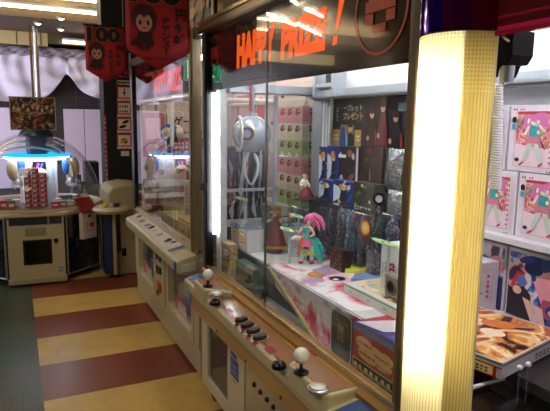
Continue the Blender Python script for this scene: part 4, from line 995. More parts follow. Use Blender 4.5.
# pictures standing on the roof
ps = M('17110F',.5)
for i, (ya, yb, lab) in enumerate(((3.0,3.95,'dark picture board standing on the far machine roof'), (1.95,2.80,'dark picture board standing on the near machine roof'))):
    t = thing('picture_board', (1.06,(ya+yb)/2,2.075), lab, 'poster', 'picture boards on the machine roofs')
    MB().box((1.05,ya,2.075), (1.07,yb,2.55), ps).build('board', t)
    MB().box((1.04,ya,2.075), (1.05,ya+.012,2.55), M('C8B890',.3,.3)).build('board_frame', t)
    S = Sheet((1.0495,yb,2.075), (0,ya-yb,0), (0,0,.475)); rr = random.Random(40+i)
    for q in range(26):
        S.ell(.1+.8*rr.random(), rr.random()*.7+.12, .05+.07*rr.random()*.4/(yb-ya), .04+.07*rr.random(), M(rr.choice(['7A3A28','A07A50','4A3426','A83038','C8A068','3A2E26','8A6440']),.5), 10, rr.random()*3)
    for q in range(5): S.ell(.1+.2*q, .2+.3*rr.random(), .03, .05, M('B08A68',.5), 10)
    S.done('board_picture', t)
#@@PRIZES@@
# ================================================================== PRIZES IN THE NEAR MACHINE
def xbox(name, pl, pr, pt, pb, X, depth, m, lab, cat, grp=None, zb=None, fn=None, side=None):
    """carton facing -X whose front is seen between the sight lines pl..pr, pt..pb; zb = height of what it stands on"""
    a = wx(pl, pt, X); b = wx(pr, pb, X)
    z0 = zb if zb is not None else b.z
    z1 = wx((pl+pr)/2, pt, X).z
    t = thing(name, (X+depth/2, (a.y+b.y)/2, z0), lab, cat, grp)
    MB().box((X, b.y, z0), (X+depth, a.y, z1), m).build('carton', t, bevel=.0015)
    if fn:
        S = Sheet((X-.0006, a.y, z0), (0, b.y-a.y, 0), (0, 0, z1-z0)); fn(S); S.done('carton_print', t)
    if side:
        S = Sheet((X, b.y-.0006, z0), (depth,0,0), (0,0,z1-z0)); side(S); S.done('side_print', t)
    return t
def m_(h, r=.3): return M(h, r)
# stepped display stand
o = MB().box((1.45,1.72,.885), (1.515,2.58,1.155), m_('2A2C34',.5)).box((1.515,1.72,.885), (1.635,2.58,1.232), m_('2A2C34',.5)).build('display_stand', bevel=.003)
tag(o, 'dark two-step display stand along the back of the near machine', 'stand')
# back poster
a = wx(333.5, 97, 1.632); b = wx(412, 150, 1.632)
t = thing('wall_poster', (1.63,(a.y+b.y)/2,1.38), 'dark poster with Japanese lettering and three figures on the back wall', 'poster')
pz0, pz1 = 1.36, 1.69
MB().box((1.634,b.y,pz0), (1.639,a.y,pz1), m_('12161A',.2)).build('poster_sheet', t)
S = Sheet((1.6335,a.y,pz0), (0,b.y-a.y,0), (0,0,pz1-pz0)); rr = random.Random(17)
S.rect(0,.0,.43,1,m_('1A2424')); S.rect(.43,0,1,1,m_('17181E')); S.rect(.43,0,.45,1,m_('3A2A30'))
for q in range(10): S.ell(.05+.36*rr.random(),.62+.3*rr.random(),.03+.05*rr.random(),.02+.04*rr.random(),m_(rr.choice(['23332E','2A302E','34403A'])),10)
S.text('ープレット',.16,.78,.42,.88,m_('D8DCDC'),.02); S.text('プレゼント',.16,.64,.43,.76,m_('C8A860'),.025); S.scribble(.06,.62,.1,.86,m_('8A9A98'),1,5,rr,True)
for (x0,x1) in ((.0,.12),(.33,.42)): S.rect(x0,.06,x1,.48,m_('A88848')); S.scribble(x0+.02,.3,x1-.02,.42,m_('E0D8C0'),2,3); S.scribble(x0+.02,.12,x1-.02,.24,m_('4A3A24'),2,4)
S.rect(.13,.06,.32,.56,m_('8A7848')); S.poly([(.13,.08),(.14,.5),(.18,.54),(.22,.4),(.22,.08)],m_('2A4AA0')); S.poly([(.2,.5),(.24,.3),(.23,.08),(.22,.08),(.21,.3)],m_('8AD0A0')); S.poly([(.23,.08),(.24,.4),(.28,.44),(.32,.38),(.33,.08)],m_('1E1E24')); S.ell(.27,.5,.028,.06,m_('C8A080')); S.ell(.27,.55,.034,.035,m_('3A2018'))
for (x, h, robe, w_) in ((.55,.8,'2A1A1E',.07),(.68,.9,'5A1E24',.07),(.83,.74,'17171C',.09)):
    S.poly([(x-w_,.0),(x-w_*.8,h*.55),(x-.02,h*.82),(x+.03,h*.82),(x+w_*.8,h*.55),(x+w_,.0)],m_(robe)); S.ell(x,h*.9,.026,.06,m_('C89878')); S.ell(x,h*.97,.034,.05,m_('3A1A16')); S.ell(x-w_*.6,h*.45,.018,.04,m_('C89878')); S.poly([(x+w_*.75,.0),(x+w_*.6,h*.62),(x+w_*.8,h*.62),(x+w_*1.1,.0)],m_('8A2428'))
S.rect(.85,.76,.95,.88,m_('5A6A68')); S.done('poster_print', t)

def p_blue(sd):
    def f(S):
        rr = random.Random(sd); S.rect(0,0,1,1,m_('1C3478'))
        S.poly([(0,0),(.5,.35),(.3,.7),(0,.8)],m_('C8D4E8')); S.poly([(.3,0),(.9,.3),(1,.7),(.7,.1)],m_('3A5AA8'))
        S.poly([(.3,.05),(.7,.1),(.65,.6),(.4,.62)],m_('1A1E34')); S.ell(.52,.7,.16,.1,m_('E8C8A8')); S.ell(.5,.77,.22,.1,m_('D8A030'))
        for q in range(6): S.ell(rr.random(),rr.random(),.05+.1*rr.random(),.02+.04*rr.random(),m_(rr.choice(['D8E4F4','2A4A98','101C48','E0A838'])),10,rr.random()*3)
    return f
def p_dark(sd, cols):
    def f(S):
        rr = random.Random(sd); S.rect(0,0,1,1,m_(cols[0]))
        for q in range(12): S.ell(.08+.84*rr.random(),.08+.84*rr.random(),.05+.13*rr.random(),.03+.07*rr.random(),m_(rr.choice(cols)),10,rr.random()*3)
        S.scribble(.1,.04,.9,.12,m_('C8C4C0'),1,6)
    return f
G1 = 'figure boxes on the upper display step'; G2 = 'figure boxes on the lower display step'
xbox('figure_box', 319.5,327.5,147,182,1.52,.08,m_('24408A'),'blue and white figure box at the left end of the upper step','figure box',G1,1.233,p_blue(1))
xbox('figure_box', 328,339,146,182,1.52,.08,m_('24408A'),'blue figure box with yellow haired figure, second on the upper step','figure box',G1,1.233,p_blue(2))
def p_c(S):
    p_dark(3,['1E2024','34383C','8A5A4A','B8BCC0','3A2A2A'])(S); S.rect(.0,.72,.4,.8,m_('D8DCDC')); S.rect(.9,0,1,1,m_('C0BCC4'))
xbox('figure_box', 339.5,358,147,184,1.52,.08,m_('2A2A30'),'grey black figure box with a pale right edge on the upper step','figure box',G1,1.233,p_c)
xbox('figure_box', 359.5,380,147,186,1.525,.08,m_('241418'),'dark red brown figure box beside the silver pack on the upper step','figure box',G1,1.233,p_dark(4,['1E1012','3A1418','5A2A24','2A1A1A','8A5A4A']))
xbox('figure_box', 319.5,333,180,203,1.455,.055,m_('24408A'),'blue figure box at the left end of the lower step','figure box',G2,1.156,p_blue(5))
xbox('figure_box', 334,353,181,206,1.455,.055,m_('24408A'),'blue figure box, second on the lower step','figure box',G2,1.156,p_blue(6))
xbox('figure_box', 354,374,183,208,1.455,.055,m_('4A4838'),'olive figure box with a pale figure on the lower step','figure box',G2,1.156,p_dark(7,['2E2E24','4A4634','C8B888','5A7A4A','1A1A18']))
SILV = M('A8ACB0', .12, .75, .3, 60, .9)
def pillow(name, pl, pr, pt, pb, X, th, m, lab, grp, zb=None, extra=None):
    a = wx(pl, pt, X); b = wx(pr, pb, X); z0 = zb if zb is not None else b.z; z1 = a.z
    t = thing(name, (X+th/2,(a.y+b.y)/2,z0), lab, 'packet', grp)
    mb = MB(); n = 12; rr = random.Random(int(pl*7+pt))
    vs = []
    for sgn in (-1, 1):
        for i in range(n+1):
            for j in range(n+1):
                u, v = i/n, j/n; bul = (math.sin(PI*u)*math.sin(PI*v))**.45
                vs.append((X+th/2+sgn*th/2*bul*(1+.18*math.sin(9*u+rr.random()*.9)*math.sin(7*v)), a.y+(b.y-a.y)*u, z0+(z1-z0)*v))
    k = (n+1)*(n+1); fs = []
    for i in range(n):
        for j in range(n):
            q = (i*(n+1)+j, (i+1)*(n+1)+j, (i+1)*(n+1)+j+1, i*(n+1)+j+1); fs += [q, tuple(k+w_ for w_ in q[::-1])]
    mb.add(vs, fs, m, True); mb.build('foil_pouch', t)
    if extra: extra(t, X, a, b, z0, z1)
    return t
pillow('foil_packet', 381,398,148,190,1.53,.06,SILV,'tall silver foil packet at the right of the upper step','silver foil packets',1.233)
pillow('foil_packet', 399,412,146,192,1.54,.06,M('23242C',.25,0,.2,30,.5),'dark foil packet beside the tall silver one','silver foil packets',1.233)
pillow('foil_packet', 384,402,189,211,1.46,.045,SILV,'short silver foil packet on the lower step','silver foil packets',1.156)
# bagged prizes in clear plastic in front of the stand
DPs = [PRINT('bag_print_%d' % i, c, 34, .3, 1.2) for i, c in enumerate((['10141C','2A3A5A','0C0E14','8A94A4','1A2A4A','101218'],['14161A','0E1014','3A4450','20242C','9AA0A8','16181C'],['1A2440','C8CCD4','22304E','101828','5A6A88','0E1420']))]
lab_b = ['leftmost bagged dark prize in front of the display stand','second bagged dark prize from the left before the display stand','third bagged prize, pale streaked, before the display stand','fourth bagged dark prize, under the olive figure box','fifth bagged prize with a round red and yellow sticker','rightmost bagged dark prize behind the brown post']
for i, (pl, pr, pt) in enumerate(((321,331,206),(331,341,203),(341,353,207),(353,363,210),(362,379,212),(380,396,211))):
    X = 1.375+.004*(i % 3); a = wx(pl, pt, X); b = wx(pr, pt, X)
    t = thing('bagged_prize', (X+.03,(a.y+b.y)/2,.885), lab_b[i], 'bagged prize', 'bagged prizes before the stand')
    mb = MB(); yc = (a.y+b.y)/2; hw = abs(a.y-b.y)*.42; zt = a.z
    prof = [(.3,.0),(1,.04),(.85,.2),(1,.42),(.7,.62),(.9,.75),(.5,.9),(.1,.97)]
    mb.lathe([(hw*.75*r, .887+(zt-.89)*h) for r, h in prof], DPs[i % 3], (X+.03,yc,0), 14); mb.build('toy', t)
    w_ = MB().box((X-.012,b.y+.002,.886), (X+.072,a.y-.002,zt), PLASTIC); w_.build('clear_bag', t, bevel=.006)
    if i == 4:
        S = Sheet((X-.0135,a.y,.885), (0,b.y-a.y,0), (0,0,zt-.885)); S.ell(.4,.78,.3,.13,m_('C83A2A'),20); S.ell(.4,.78,.24,.1,m_('E0C040'),20); S.ell(.4,.78,.1,.05,m_('D8D0C8'),14); S.done('round_sticker', t)
# blue art box lying at the left with price stickers
BA = PRINT('blue_ink_art', ['D0DCE4','2A4A78','16283E','8AA8C0','1C3450','C8D4DC','0E1A2A','5A80A0'], 16, .25, 2.2)
fb = thing('flat_prize_box', (1.24,2.5,.885), 'flat box with blue and white ink art lying under the silver claw', 'prize box')
MB().box((1.05,2.505,.8855), (1.42,2.735,1.0), m_('D0CCCC')).build('carton', fb, bevel=.002)
S = Sheet((1.05,2.735,1.0), (0,-.23,0), (.37,0,0)); S.rect(0,0,1,1,BA); S.frame(0,0,1,1,.004,m_('B8C8C0')); S.done('top_art', fb)
S = Sheet((1.0495,2.735,.8855), (0,-.23,0), (0,0,.1145)); S.rect(0,.94,1,1,m_('4A9A68')); S.rect(0,.86,1,.885,m_('B02830'))
rr = random.Random(3)
for q in range(10): S.ell(.05+.9*rr.random(),.3+.4*rr.random(),.03,.15,m_(rr.choice(['D8A0A8','C8B0C0','E0C8CC'])),9)
def price(S, u0, u1, v0, v1):
    S.rect(u0,v0,u1,v1,m_('C02028')); du, dv = (u1-u0)*.09, (v1-v0)*.12; S.rect(u0+du,v0+dv,u1-du,v1-dv,m_('E8DE88')); S.scribble(u0+2*du,v0+2*dv,u1-2*du,v1-2*dv,m_('2A2A1E'),2,5)
price(S,.2,.46,.42,.92); price(S,.62,.9,.36,.88); S.done('side_print', fb)
gb = thing('crest_box', (1.24,2.59,1.0), 'small gold framed box with a dark blue swirl on the flat blue box', 'prize box')
MB().box((1.2,2.51,1.0), (1.25,2.66,1.115), m_('7A6430')).build('carton', gb, bevel=.002)
S = Sheet((1.1995,2.66,1.0), (0,-.15,0), (0,0,.115)); S.rect(.08,.1,.92,.9,m_('4A3C20')); S.ell(.5,.5,.32,.38,m_('8A8A88'),20); S.ell(.5,.5,.25,.3,m_('1A2A6A'),20); S.ell(.54,.46,.14,.18,m_('98A4B8'),16); S.ell(.5,.44,.08,.1,m_('16204A'),14); S.done('carton_print', gb)
# dark hanging prizes seen through the side window
for i, (x, y, c, lab) in enumerate(((1.07,3.2,'3A4A6A','pale pink bag nearest the corner lamp'),(1.15,3.22,'141620','black bag second from the corner lamp'),(1.23,3.2,'5A1E26','dark bag with a red label'),(1.31,3.24,'12141A','black bag fourth from the corner lamp'),(1.39,3.22,'1A2030','navy bag with white stripes'),(1.46,3.26,'0E1014','black bag nearest the milk cartons'))):
    t = thing('tall_bagged_prize', (x,y,.7005), lab+', seen through the side window', 'bagged prize', 'bagged prizes behind the side window')
    zt = 1.40+.02*(i % 2)
    MB().prism([(x-.034,.7005),(x+.034,.7005),(x+.036,1.2),(x+.026,zt),(x-.026,zt),(x-.036,1.2)], 'y', y-.018, y+.018, m_('B89AA8' if i == 0 else c)).build('pouch', t, bevel=.008)
    S = Sheet((x-.03,y-.0195,.9), (.06,0,0), (0,0,zt-.885)); rr = random.Random(60+i)
    for q in range(16): S.poly([(rr.random()*.4,rr.random()),(.5+rr.random()*.5,rr.random()),(rr.random(),rr.random())],m_(rr.choice(['8A94A8','D8DCE4','0C0E14','2A3A6A','1A1C24','6A2A30','B8BCC8'])))
    S.done('pouch_print', t)

# flat art box and the big box under it by the centre post
def frame_uv(p0, ang, w, d):
    return Vector(p0), Vector((math.cos(ang), math.sin(ang), 0))*w, Vector((-math.sin(ang), math.cos(ang), 0))*d
bb = thing('large_prize_box', (1.15,1.43,.72), 'large box with purple top and red lettered front beside the centre post', 'prize box')
MB().box((1.01,1.165,.7005), (1.345,1.465,.885), m_('9A4A3A')).build('carton', bb, bevel=.002)
S = Sheet((1.0095,1.465,.7005), (0,-.30,0), (0,0,.1845)); rr = random.Random(8)
S.rect(0,.0,1,1,m_('A8483A')); S.rect(0,.885,1,1,m_('7A88B0'))
for (cx,cy,rx,ry) in ((.22,.7,.16,.12),(.42,.64,.2,.12),(.3,.52,.2,.12),(.55,.52,.18,.1),(.62,.66,.12,.1)): S.ell(cx,cy,rx,ry,m_('D8B078'),18)
for (x0,y0,x1,y1) in ((.1,.68,.4,.74),(.42,.6,.68,.66),(.12,.5,.44,.56),(.46,.46,.7,.5)): S.scribble(x0,y0,x1,y1,m_('3A2A2A'),1,7,rr)
S.rect(0,.0,1,.34,m_('3A3428')); S.rect(.02,.18,1,.36,m_('C8C0A0')); S.rect(.035,.2,.98,.34,m_('26261E')); S.scribble(.05,.21,.96,.33,m_('D8D070'),1,9,rr)
for q in range(7): S.poly([(.02+.15*q,0),(.12+.15*q,0),(.1+.15*q,.16),(.04+.15*q,.16)],m_('D0A040')); S.ell(.135+.15*q,.09,.035,.06,m_('5A4A5A'),12)
S.poly([(.74,.4),(.86,.72),(.84,.4)],m_('E0B838')); S.poly([(.84,.42),(.98,.78),(.885,.4)],m_('E0B838')); S.poly([(.8,.5),(.95,.6),(.96,.54),(.82,.44)],m_('E0B838'))
S.done('front_print', bb)
S = Sheet((1.01,1.465,.885), (0,-.30,0), (.335,0,0)); S.rect(0,0,1,1,m_('2A2A58')); S.poly([(0,.1),(0,1),(.5,1),(.3,.4)],m_('B83848')); S.poly([(.02,.02),(.4,.1),(.55,.4),(.2,.5)],m_('D0C8CC')); S.poly([(.35,.02),(1,.02),(1,.5),(.6,.35)],m_('3A3878')); S.poly([(.5,.05),(.8,.1),(.9,.3),(.6,.2)],m_('6A5A98')); S.ell(.85,.12,.1,.06,m_('B87A5A'),12,.4); S.poly([(.6,.5),(1,.55),(1,1),(.5,1)],m_('1A1A2A')); S.done('top_print', bb)
ab = thing('flat_prize_box', (1.2,1.5,.8875), 'flat box with tan comic art and green striped edge by the centre post', 'prize box')
p0 = wx(344, 283, 1.0)
fx, fy = 1.151, 1.745
MB().box((fx,1.352,.8875), (1.43,fy,.926), m_('CFCDCB')).build('carton', ab, bevel=.002)
S = Sheet((fx,fy,.926), (0,1.352-fy,0), (.279,0,0)); rr = random.Random(14)
S.rect(0,0,1,1,m_('D4D4D0')); S.rect(.06,.1,.94,.94,PRINT('comic_ink_art',['2A2420','A87838','D0A868','E0C89A','EBDCB8','E8D8B0','C89858','5A4430'],9,.3,.9)); S.ell(.36,.5,.3,.42,m_('E0C89A'),24)
for q in range(22): S.ell(.1+.8*rr.random(),.14+.76*rr.random(),.02+.06*rr.random(),.015+.05*rr.random(),m_(rr.choice(['2A2420','C88A40','E8D8B0','5A4632','8ACAC8','D8A858','F0E8D8'])),9,rr.random()*3)
S.done('top_art', ab)
S = Sheet((fx-.0006,fy,.8875), (0,1.352-fy,0), (0,0,.0385)); S.rect(0,0,1,1,m_('D2D0CE')); S.rect(0,.82,1,.96,m_('6AA84A')); 
for u in (.1,.4,.66,.88): S.scribble(u,.3,u+.05,.55,m_('3A3A38'),2,2)
S.done('side_print', ab)
# white box with red vertical letters
a = wz(381.5, 288, .927); X = max(1.225, a.x)
sb = xbox('white_prize_box', 381.5, 404, 246, 290, X, .1, m_('D8D8D8'), 'white box with red SEGA lettering beside the centre post', 'prize box', None, .927)
top = wx(381.5, 246, X); bt = wx(404, 290, X); hh = top.z-.927
S = Sheet((X-.0006,top.y,.927), (0,bt.y-top.y,0), (0,0,hh)); S.scribble(.06,.3,.16,.62,m_('8A8A90'),1,6,None,True)
V = Sheet((X-.0008,top.y,.927), (0,0,-1), (0,-1,0))
k = S.lv
def vtext(S, txt, u0, v0, u1, v1, m):
    """letters turned a quarter turn, running downwards"""
    w0, h0 = S.u, S.v
    T = Sheet(S.P(u0, v1), h0*(-(v1-v0)), w0*(u1-u0), S.l); T.n = S.n; T.lv = S.lv+1
    T.text(txt, 0, 0, 1, 1, m, .03); return T
S.done('side_print', sb)
T = vtext(S, 'SEGA', .22, .06, .62, .7, m_('B01838')); T.done('red_lettering', sb)
cb = thing('camera_stand', (X-.03, 1.25, .927), 'small grey rounded speaker-like box with one lens before the white box', 'gadget')
a = wx(383, 272, X-.055); b = wx(399, 290, X-.055)
MB().box((X-.05,b.y,.927), (X-.012,a.y,a.z+.003), m_('8A847C')).build('gadget_body', cb, bevel=.012)
cc_ = Vector((X-.05,(a.y+b.y)/2,(a.z+.927)/2))
x = MB(); disc(x, cc_+Vector((.002,0,0)), Vector((-1,0,0)), .0001, .02, .006, m_('1A1614',.1)); disc(x, cc_, Vector((-1,0,0)), .02, .026, .006, m_('5A544C',.3)); x.build('lens', cb)
# green acrylic hook tabs
TAB = M('BFE8A0', .25, 0, .05, 8)
def tab(px, py, X, zb, lab, big=1.0):
    p = wx(px, py, X)
    t = thing('hook_tab', (p.x,p.y,zb), lab, 'prize tab', 'green hook tabs')
    mb = MB(); n = 28; vs = []
    a_, b_ = .05*big, .022*big
    for i in range(n):
        an = 2*PI*i/n; w_ = (abs(math.cos(an))**3)*.03*big
        for (k, h) in ((1,0), (1,.004), (.55,.004), (.55,0)):
            vs.append((p.x+(b_*k)*math.sin(an), p.y+(a_*k+(w_ if k == 1 else 0))*math.cos(an), p.z+h))
    fs = []
    for i in range(n):
        j = (i+1) % n
        for q in range(4): fs.append((i*4+q, j*4+q, j*4+(q+1)%4, i*4+(q+1)%4))
    mb.add(vs, fs, TAB, False); mb.build('tab_ring', t)
    MB().tube([(p.x+b_*.8,p.y,zb+.001),(p.x+b_*.8,p.y,p.z+.001)], .006, m_('B8C8C8'), 8).lathe([(.0,zb+.0005),(.02,zb+.0005),(.02,zb+.004),(.0,zb+.004)], m_('B8C8C8'), (p.x+b_*.8,p.y,0), 14).build('tab_post', t)
tab(242, 199, 1.12, 1.0005, 'pale green tab on a post standing on the flat blue box')
tab(385, 243, 1.2, .927, 'pale green tab beside the white box by the centre post')
tab(296, 216, 1.22, .8855, 'pale green tab behind the teal figurine, upper of two', .9)
tab(287, 230, 1.13, .8855, 'pale green tab beside the red coat figurine, lower of two', .9)
# small flat boxes on the deck
def flat_quad(pxs, z0, z1, m, lab):
    q = [wz(px, py, z1) for px, py in pxs]; c = sum(q, Vector())/4
    t = thing('flat_prize_box', (c.x,c.y,z0), lab, 'prize box')
    MB().prism([(v.x,v.y) for v in q], 'z', z0, z1, m).build('carton', t, bevel=.0015)
    return t, Sheet(q[0]+Vector((0,0,.0005)), q[3]-q[0], q[1]-q[0])
t, S = flat_quad(((345,269),(357,262),(383,263),(377,270)), .8855, .905, m_('D8D23A'), 'yellow and green flat box on the deck behind the tan comic box')
S.rect(.05,.35,.95,.95,m_('4A7A2E')); S.done('top_print', t)
t, S = flat_quad(((355,273),(351,278.5),(379,280.5),(383,272)), .8855, .902, m_('7A90B8'), 'blue edged flat box with pink lettering on black, on the deck')
S.rect(.2,.1,.97,.95,m_('1E1A1E')); S.scribble(.26,.55,.92,.85,m_('E04868'),1,7); S.scribble(.28,.18,.9,.46,m_('E04868'),1,6); S.rect(.05,.05,.15,.95,m_('C8D0DC')); S.done('top_print', t)

# prizes in the well at the left and on the deck behind the figurines
def print_box(name, a, b, m, lab, cat, mark, grp=None):
    t = thing(name, ((a[0]+b[0])/2,(a[1]+b[1])/2,min(a[2],b[2])), lab, cat, grp)
    MB().box(a, b, m).build('carton', t, bevel=.002)
    S = Sheet((min(a[0],b[0])-.0006, max(a[1],b[1]), min(a[2],b[2])), (0,-abs(a[1]-b[1]),0), (0,0,abs(a[2]-b[2]))); mark(S); S.done('carton_print', t); return t
print_box('prize_box', (.985,2.58,.7005), (1.03,2.72,.915), YB, 'yellow brown printed box low behind the left corner lamp', 'prize box', lambda S: (S.rect(.08,.55,.92,.92,m_('6A3A2A')), S.scribble(.12,.6,.88,.88,m_('D8B878'),3,5), S.scribble(.1,.1,.9,.45,m_('3A2A1E'),4,5)))
print_box('prize_box', (1.0,2.30,.7005), (1.05,2.53,.85), m_('4A5A50'), 'grey green box in the well under the flat blue box', 'prize box', lambda S: (S.rect(.0,.78,1,1,m_('7A7A4A')), S.scribble(.04,.8,.96,.98,m_('A8A060'),1,9), S.rect(.05,.0,.95,.06,m_('8A2A24')), S.rect(.08,.12,.92,.7,m_('3A463E'))))
for i, (x, y, h, m, lab) in enumerate(((1.44,2.66,.2,DPs[2],'bagged blue prize left of the display stand, taller of two'), (1.36,2.64,.13,DPs[0],'bagged navy prize left of the display stand, shorter of two'))):
    t = thing('bagged_prize', (x,y,.885), lab, 'bagged prize', 'bagged prizes before the stand')
    MB().lathe([(.01,.887),(.032,.892),(.03,.885+h*.5),(.034,.885+h*.7),(.02,.885+h*.92),(.0,.885+h*.95)], m, (x,y,0), 14, cap=False).build('toy', t)
    MB().box((x-.04,y-.042,.8855), (x+.04,y+.042,.885+h), PLASTIC).build('clear_bag', t, bevel=.006)
print_box('chocolate_box', (1.3,1.99,.8855), (1.345,2.10,.985), m_('2A1612'), 'dark brown spotted box behind the pink haired figurine', 'prize box', lambda S: [S.ell(.12+.19*(q % 5),.14+.2*(q//5),.06,.07,m_(['7A4A3A','9A6A52','5A2E24'][q % 3]),10) for q in range(25)])
# sign plate leaning by the front panel
sp = thing('sign_plate', (1.035,1.57,.70), 'dark green rounded sign plate standing on the well floor', 'sign')
def rr_pts(w, h, r, k=5):
    out = []
    for (cx, cy, a0) in ((w-r,h-r,0),(r,h-r,PI/2),(r,r,PI),(w-r,r,1.5*PI)):
        for i in range(k+1):
            a = a0+PI/2*i/k; out.append((cx+r*math.cos(a), cy+r*math.sin(a)))
    return out
pts = rr_pts(.145,.165,.022)
MB().prism([(1.64-p[0]*.95,.7005+p[1]*1.08) for p in pts], 'x', 1.03, 1.038, m_('3A4A42')).build('plate', sp)
S = Sheet((1.0295,1.64,.7005), (0,-.138,0), (0,0,.178)); S.poly([(p[0]/.145,p[1]/.165) for p in rr_pts(.145,.165,.022)],m_('B8C0BC')); S.poly([(.03+.94*p[0]/.145,.03+.94*p[1]/.165) for p in rr_pts(.145,.165,.022)],m_('33443E'))
S.rect(.1,.6,.9,.82,m_('5A3A2C')); S.rect(.34,.4,.62,.74,m_('7A8A60')); S.ell(.48,.5,.12,.09,m_('8A4A34')); S.scribble(.15,.78,.85,.86,m_('8A6A3A'),1,6); S.ell(.5,.2,.3,.12,m_('4A5450')); S.done('plate_print', sp)

# ---------------------------------------------------------------- figurines
def skin_body(name, parent, pts, edges, m, root=0, sub=2):
    """one continuous body grown along joints: pts = [(x,y,z,radius)]"""
    me = bpy.data.meshes.new(name); me.from_pydata([p[:3] for p in pts], edges, [])
    o = bpy.data.objects.new(name, me); COL.objects.link(o); o.parent = parent
    s = o.modifiers.new('skin', 'SKIN')
    sv = me.skin_vertices[0].data
    for i, p in enumerate(pts): sv[i].radius = (p[3], p[3]); sv[i].use_root = (i == root)
    s.use_smooth_shade = True
    d = o.modifiers.new('sub', 'SUBSURF'); d.levels = d.render_levels = sub
    me.materials.append(m); return o
SKIN = M('E8C4AC', .4, 0, .03, 10)
def figure_base(parent, r, h, m, n=28, sc=(1,1)):
    return MB().lathe([(.0,0),(r,0),(r,h*.7),(r*.96,h),(.0,h)], m, (0,0,0), n, cap=False).build('base', parent, local=True)
# teal and pink dancer (local x = right as seen from the aisle, y = away)
B = wz(305, 264, .89)
f1 = thing('figurine', (B.x,B.y,.8855), 'figurine striding in teal with long pink hair on a white disc', 'figurine', 'figurines on the play deck', -YAW)
figure_base(f1, .085, .006, M('E0DEDC',.25))
J = [(0,0,.125,.015),(.002,0,.15,.011),(.006,0,.172,.016),(.01,-.002,.19,.007),(.014,-.004,.205,.014),(.014,-.004,.222,.014),
     (-.012,0,.118,.012),(-.018,-.004,.07,.0085),(-.014,0,.02,.0065),(-.024,-.014,.012,.006),
     (.014,0,.118,.012),(.03,.0,.066,.0085),(.032,.004,.02,.0065),(.026,-.012,.012,.006),
     (-.014,0,.176,.008),(-.034,-.008,.155,.006),(-.05,-.016,.17,.005),(.026,0,.176,.008),(.04,-.01,.15,.006),(.018,-.022,.14,.005)]
Ed = [(0,1),(1,2),(2,3),(3,4),(4,5),(0,6),(6,7),(7,8),(8,9),(0,10),(10,11),(11,12),(12,13),(2,14),(14,15),(15,16),(2,17),(17,18),(18,19)]
skin_body('body', f1, J, Ed, SKIN)
PKH = M('E870A8', .3, 0, .06, 20); TEAL = M('3EB8AC', .3, 0, .06, 15)
x = MB().ball((.016,.004,.224), .021, PKH, 16, (1,1,.95)).tube([(.016,.012,.234),(.04,.02,.236),(.066,.02,.22),(.084,.02,.19),(.088,.02,.165)], [.012,.014,.014,.01,.003], PKH, 12).tube([(.02,.012,.225),(.045,.022,.21),(.06,.024,.185),(.066,.022,.16)], [.012,.012,.009,.003], PKH, 12).tube([(.02,.014,.218),(.034,.024,.195),(.04,.024,.17)], [.011,.010,.003], PKH, 12).tube([(.008,-.008,.236),(-.006,-.012,.222),(-.008,-.01,.2)], [.008,.007,.002], PKH, 8); x.build('hair', f1, local=True)
x = MB()
for sx in (.007, .019): x.ball((sx,-.0185,.212), .0026, m_('8A1A3A'), 8)
x.ball((.013,-.019,.203),.0015,m_('C05050'),6); x.build('eyes', f1, local=True)
x = MB().lathe([(.017,.128),(.013,.15),(.019,.172),(.018,.182)], TEAL, (.003,0,0), 18, cap=False).lathe([(.016,.13),(.028,.112),(.036,.096)], M('D85A80',.35), (0,0,0), 20, cap=False); x.build('dress', f1, local=True)
x = MB().tube([(.012,.006,.138),(.035,.012,.11),(.05,.014,.07),(.075,.012,.03),(.085,.01,.012)], [.01,.02,.024,.016,.003], TEAL, 12).tube([(.02,.008,.142),(.055,.016,.118),(.08,.016,.08),(.09,.016,.05)], [.006,.01,.008,.002], TEAL, 10); x.build('coat_tail', f1, local=True)
x = MB().tube([(-.012,-.01,.135),(-.026,-.014,.1),(-.028,-.012,.065),(-.022,-.01,.045)], [.006,.01,.008,.002], M('E8702A',.35), 8).tube([(-.02,.004,.13),(-.05,.006,.13),(-.075,.004,.12)],[.008,.012,.004], m_('E8E8E0'), 8); x.build('ribbon', f1, local=True)
x = MB()
for (q, r_) in (((-.018,-.004,.07),.0098), ((.03,0,.066),.0098)): x.tube([(q[0]+(0 if q[0]<0 else -.004),q[1],q[2]+.03), q, ((-.014 if q[0]<0 else .032),.002,.024)], [.0115,.0105,.008], M('A8D8CC',.35), 10)
x.build('stockings', f1, local=True)
x = MB().ball((-.021,-.008,.014), .009, M('B01830',.25), 12, (1.3,1.3,.8)).ball((.029,-.006,.014), .009, M('B01830',.25), 12, (1.3,1.3,.8)); x.build('shoes', f1, local=True)
# red coat figurine with a staff
B = wz(274, 251, .89)
f2 = thing('figurine', (B.x,B.y,.8855), 'figurine in a long dark red coat holding a staff level', 'figurine', 'figurines on the play deck', -YAW)
MB().lathe([(.0,0),(.04,0),(.04,.022),(.036,.026),(.0,.026)], m_('6A5048'), (0,0,0), 24, cap=False).build('base', f2, local=True)
J = [(0,0,.12,.016),(0,0,.15,.013),(0,0,.172,.017),(.0,-.002,.188,.007),(.0,-.003,.2,.013),(.0,-.003,.212,.013),(-.01,0,.11,.012),(-.012,0,.07,.009),(-.012,-.002,.034,.007),(.01,0,.11,.012),(.012,0,.07,.009),(.012,-.002,.034,.007),(-.022,0,.174,.009),(-.036,-.012,.158,.007),(-.026,-.026,.172,.006),(.022,0,.174,.009),(.036,-.012,.158,.007),(.026,-.026,.176,.006)]
Ed = [(0,1),(1,2),(2,3),(3,4),(4,5),(0,6),(6,7),(7,8),(0,9),(9,10),(10,11),(2,12),(12,13),(13,14),(2,15),(15,16),(16,17)]
skin_body('body', f2, J, Ed, SKIN)
CO = M('6E1C20', .45, 0, .1, 18)
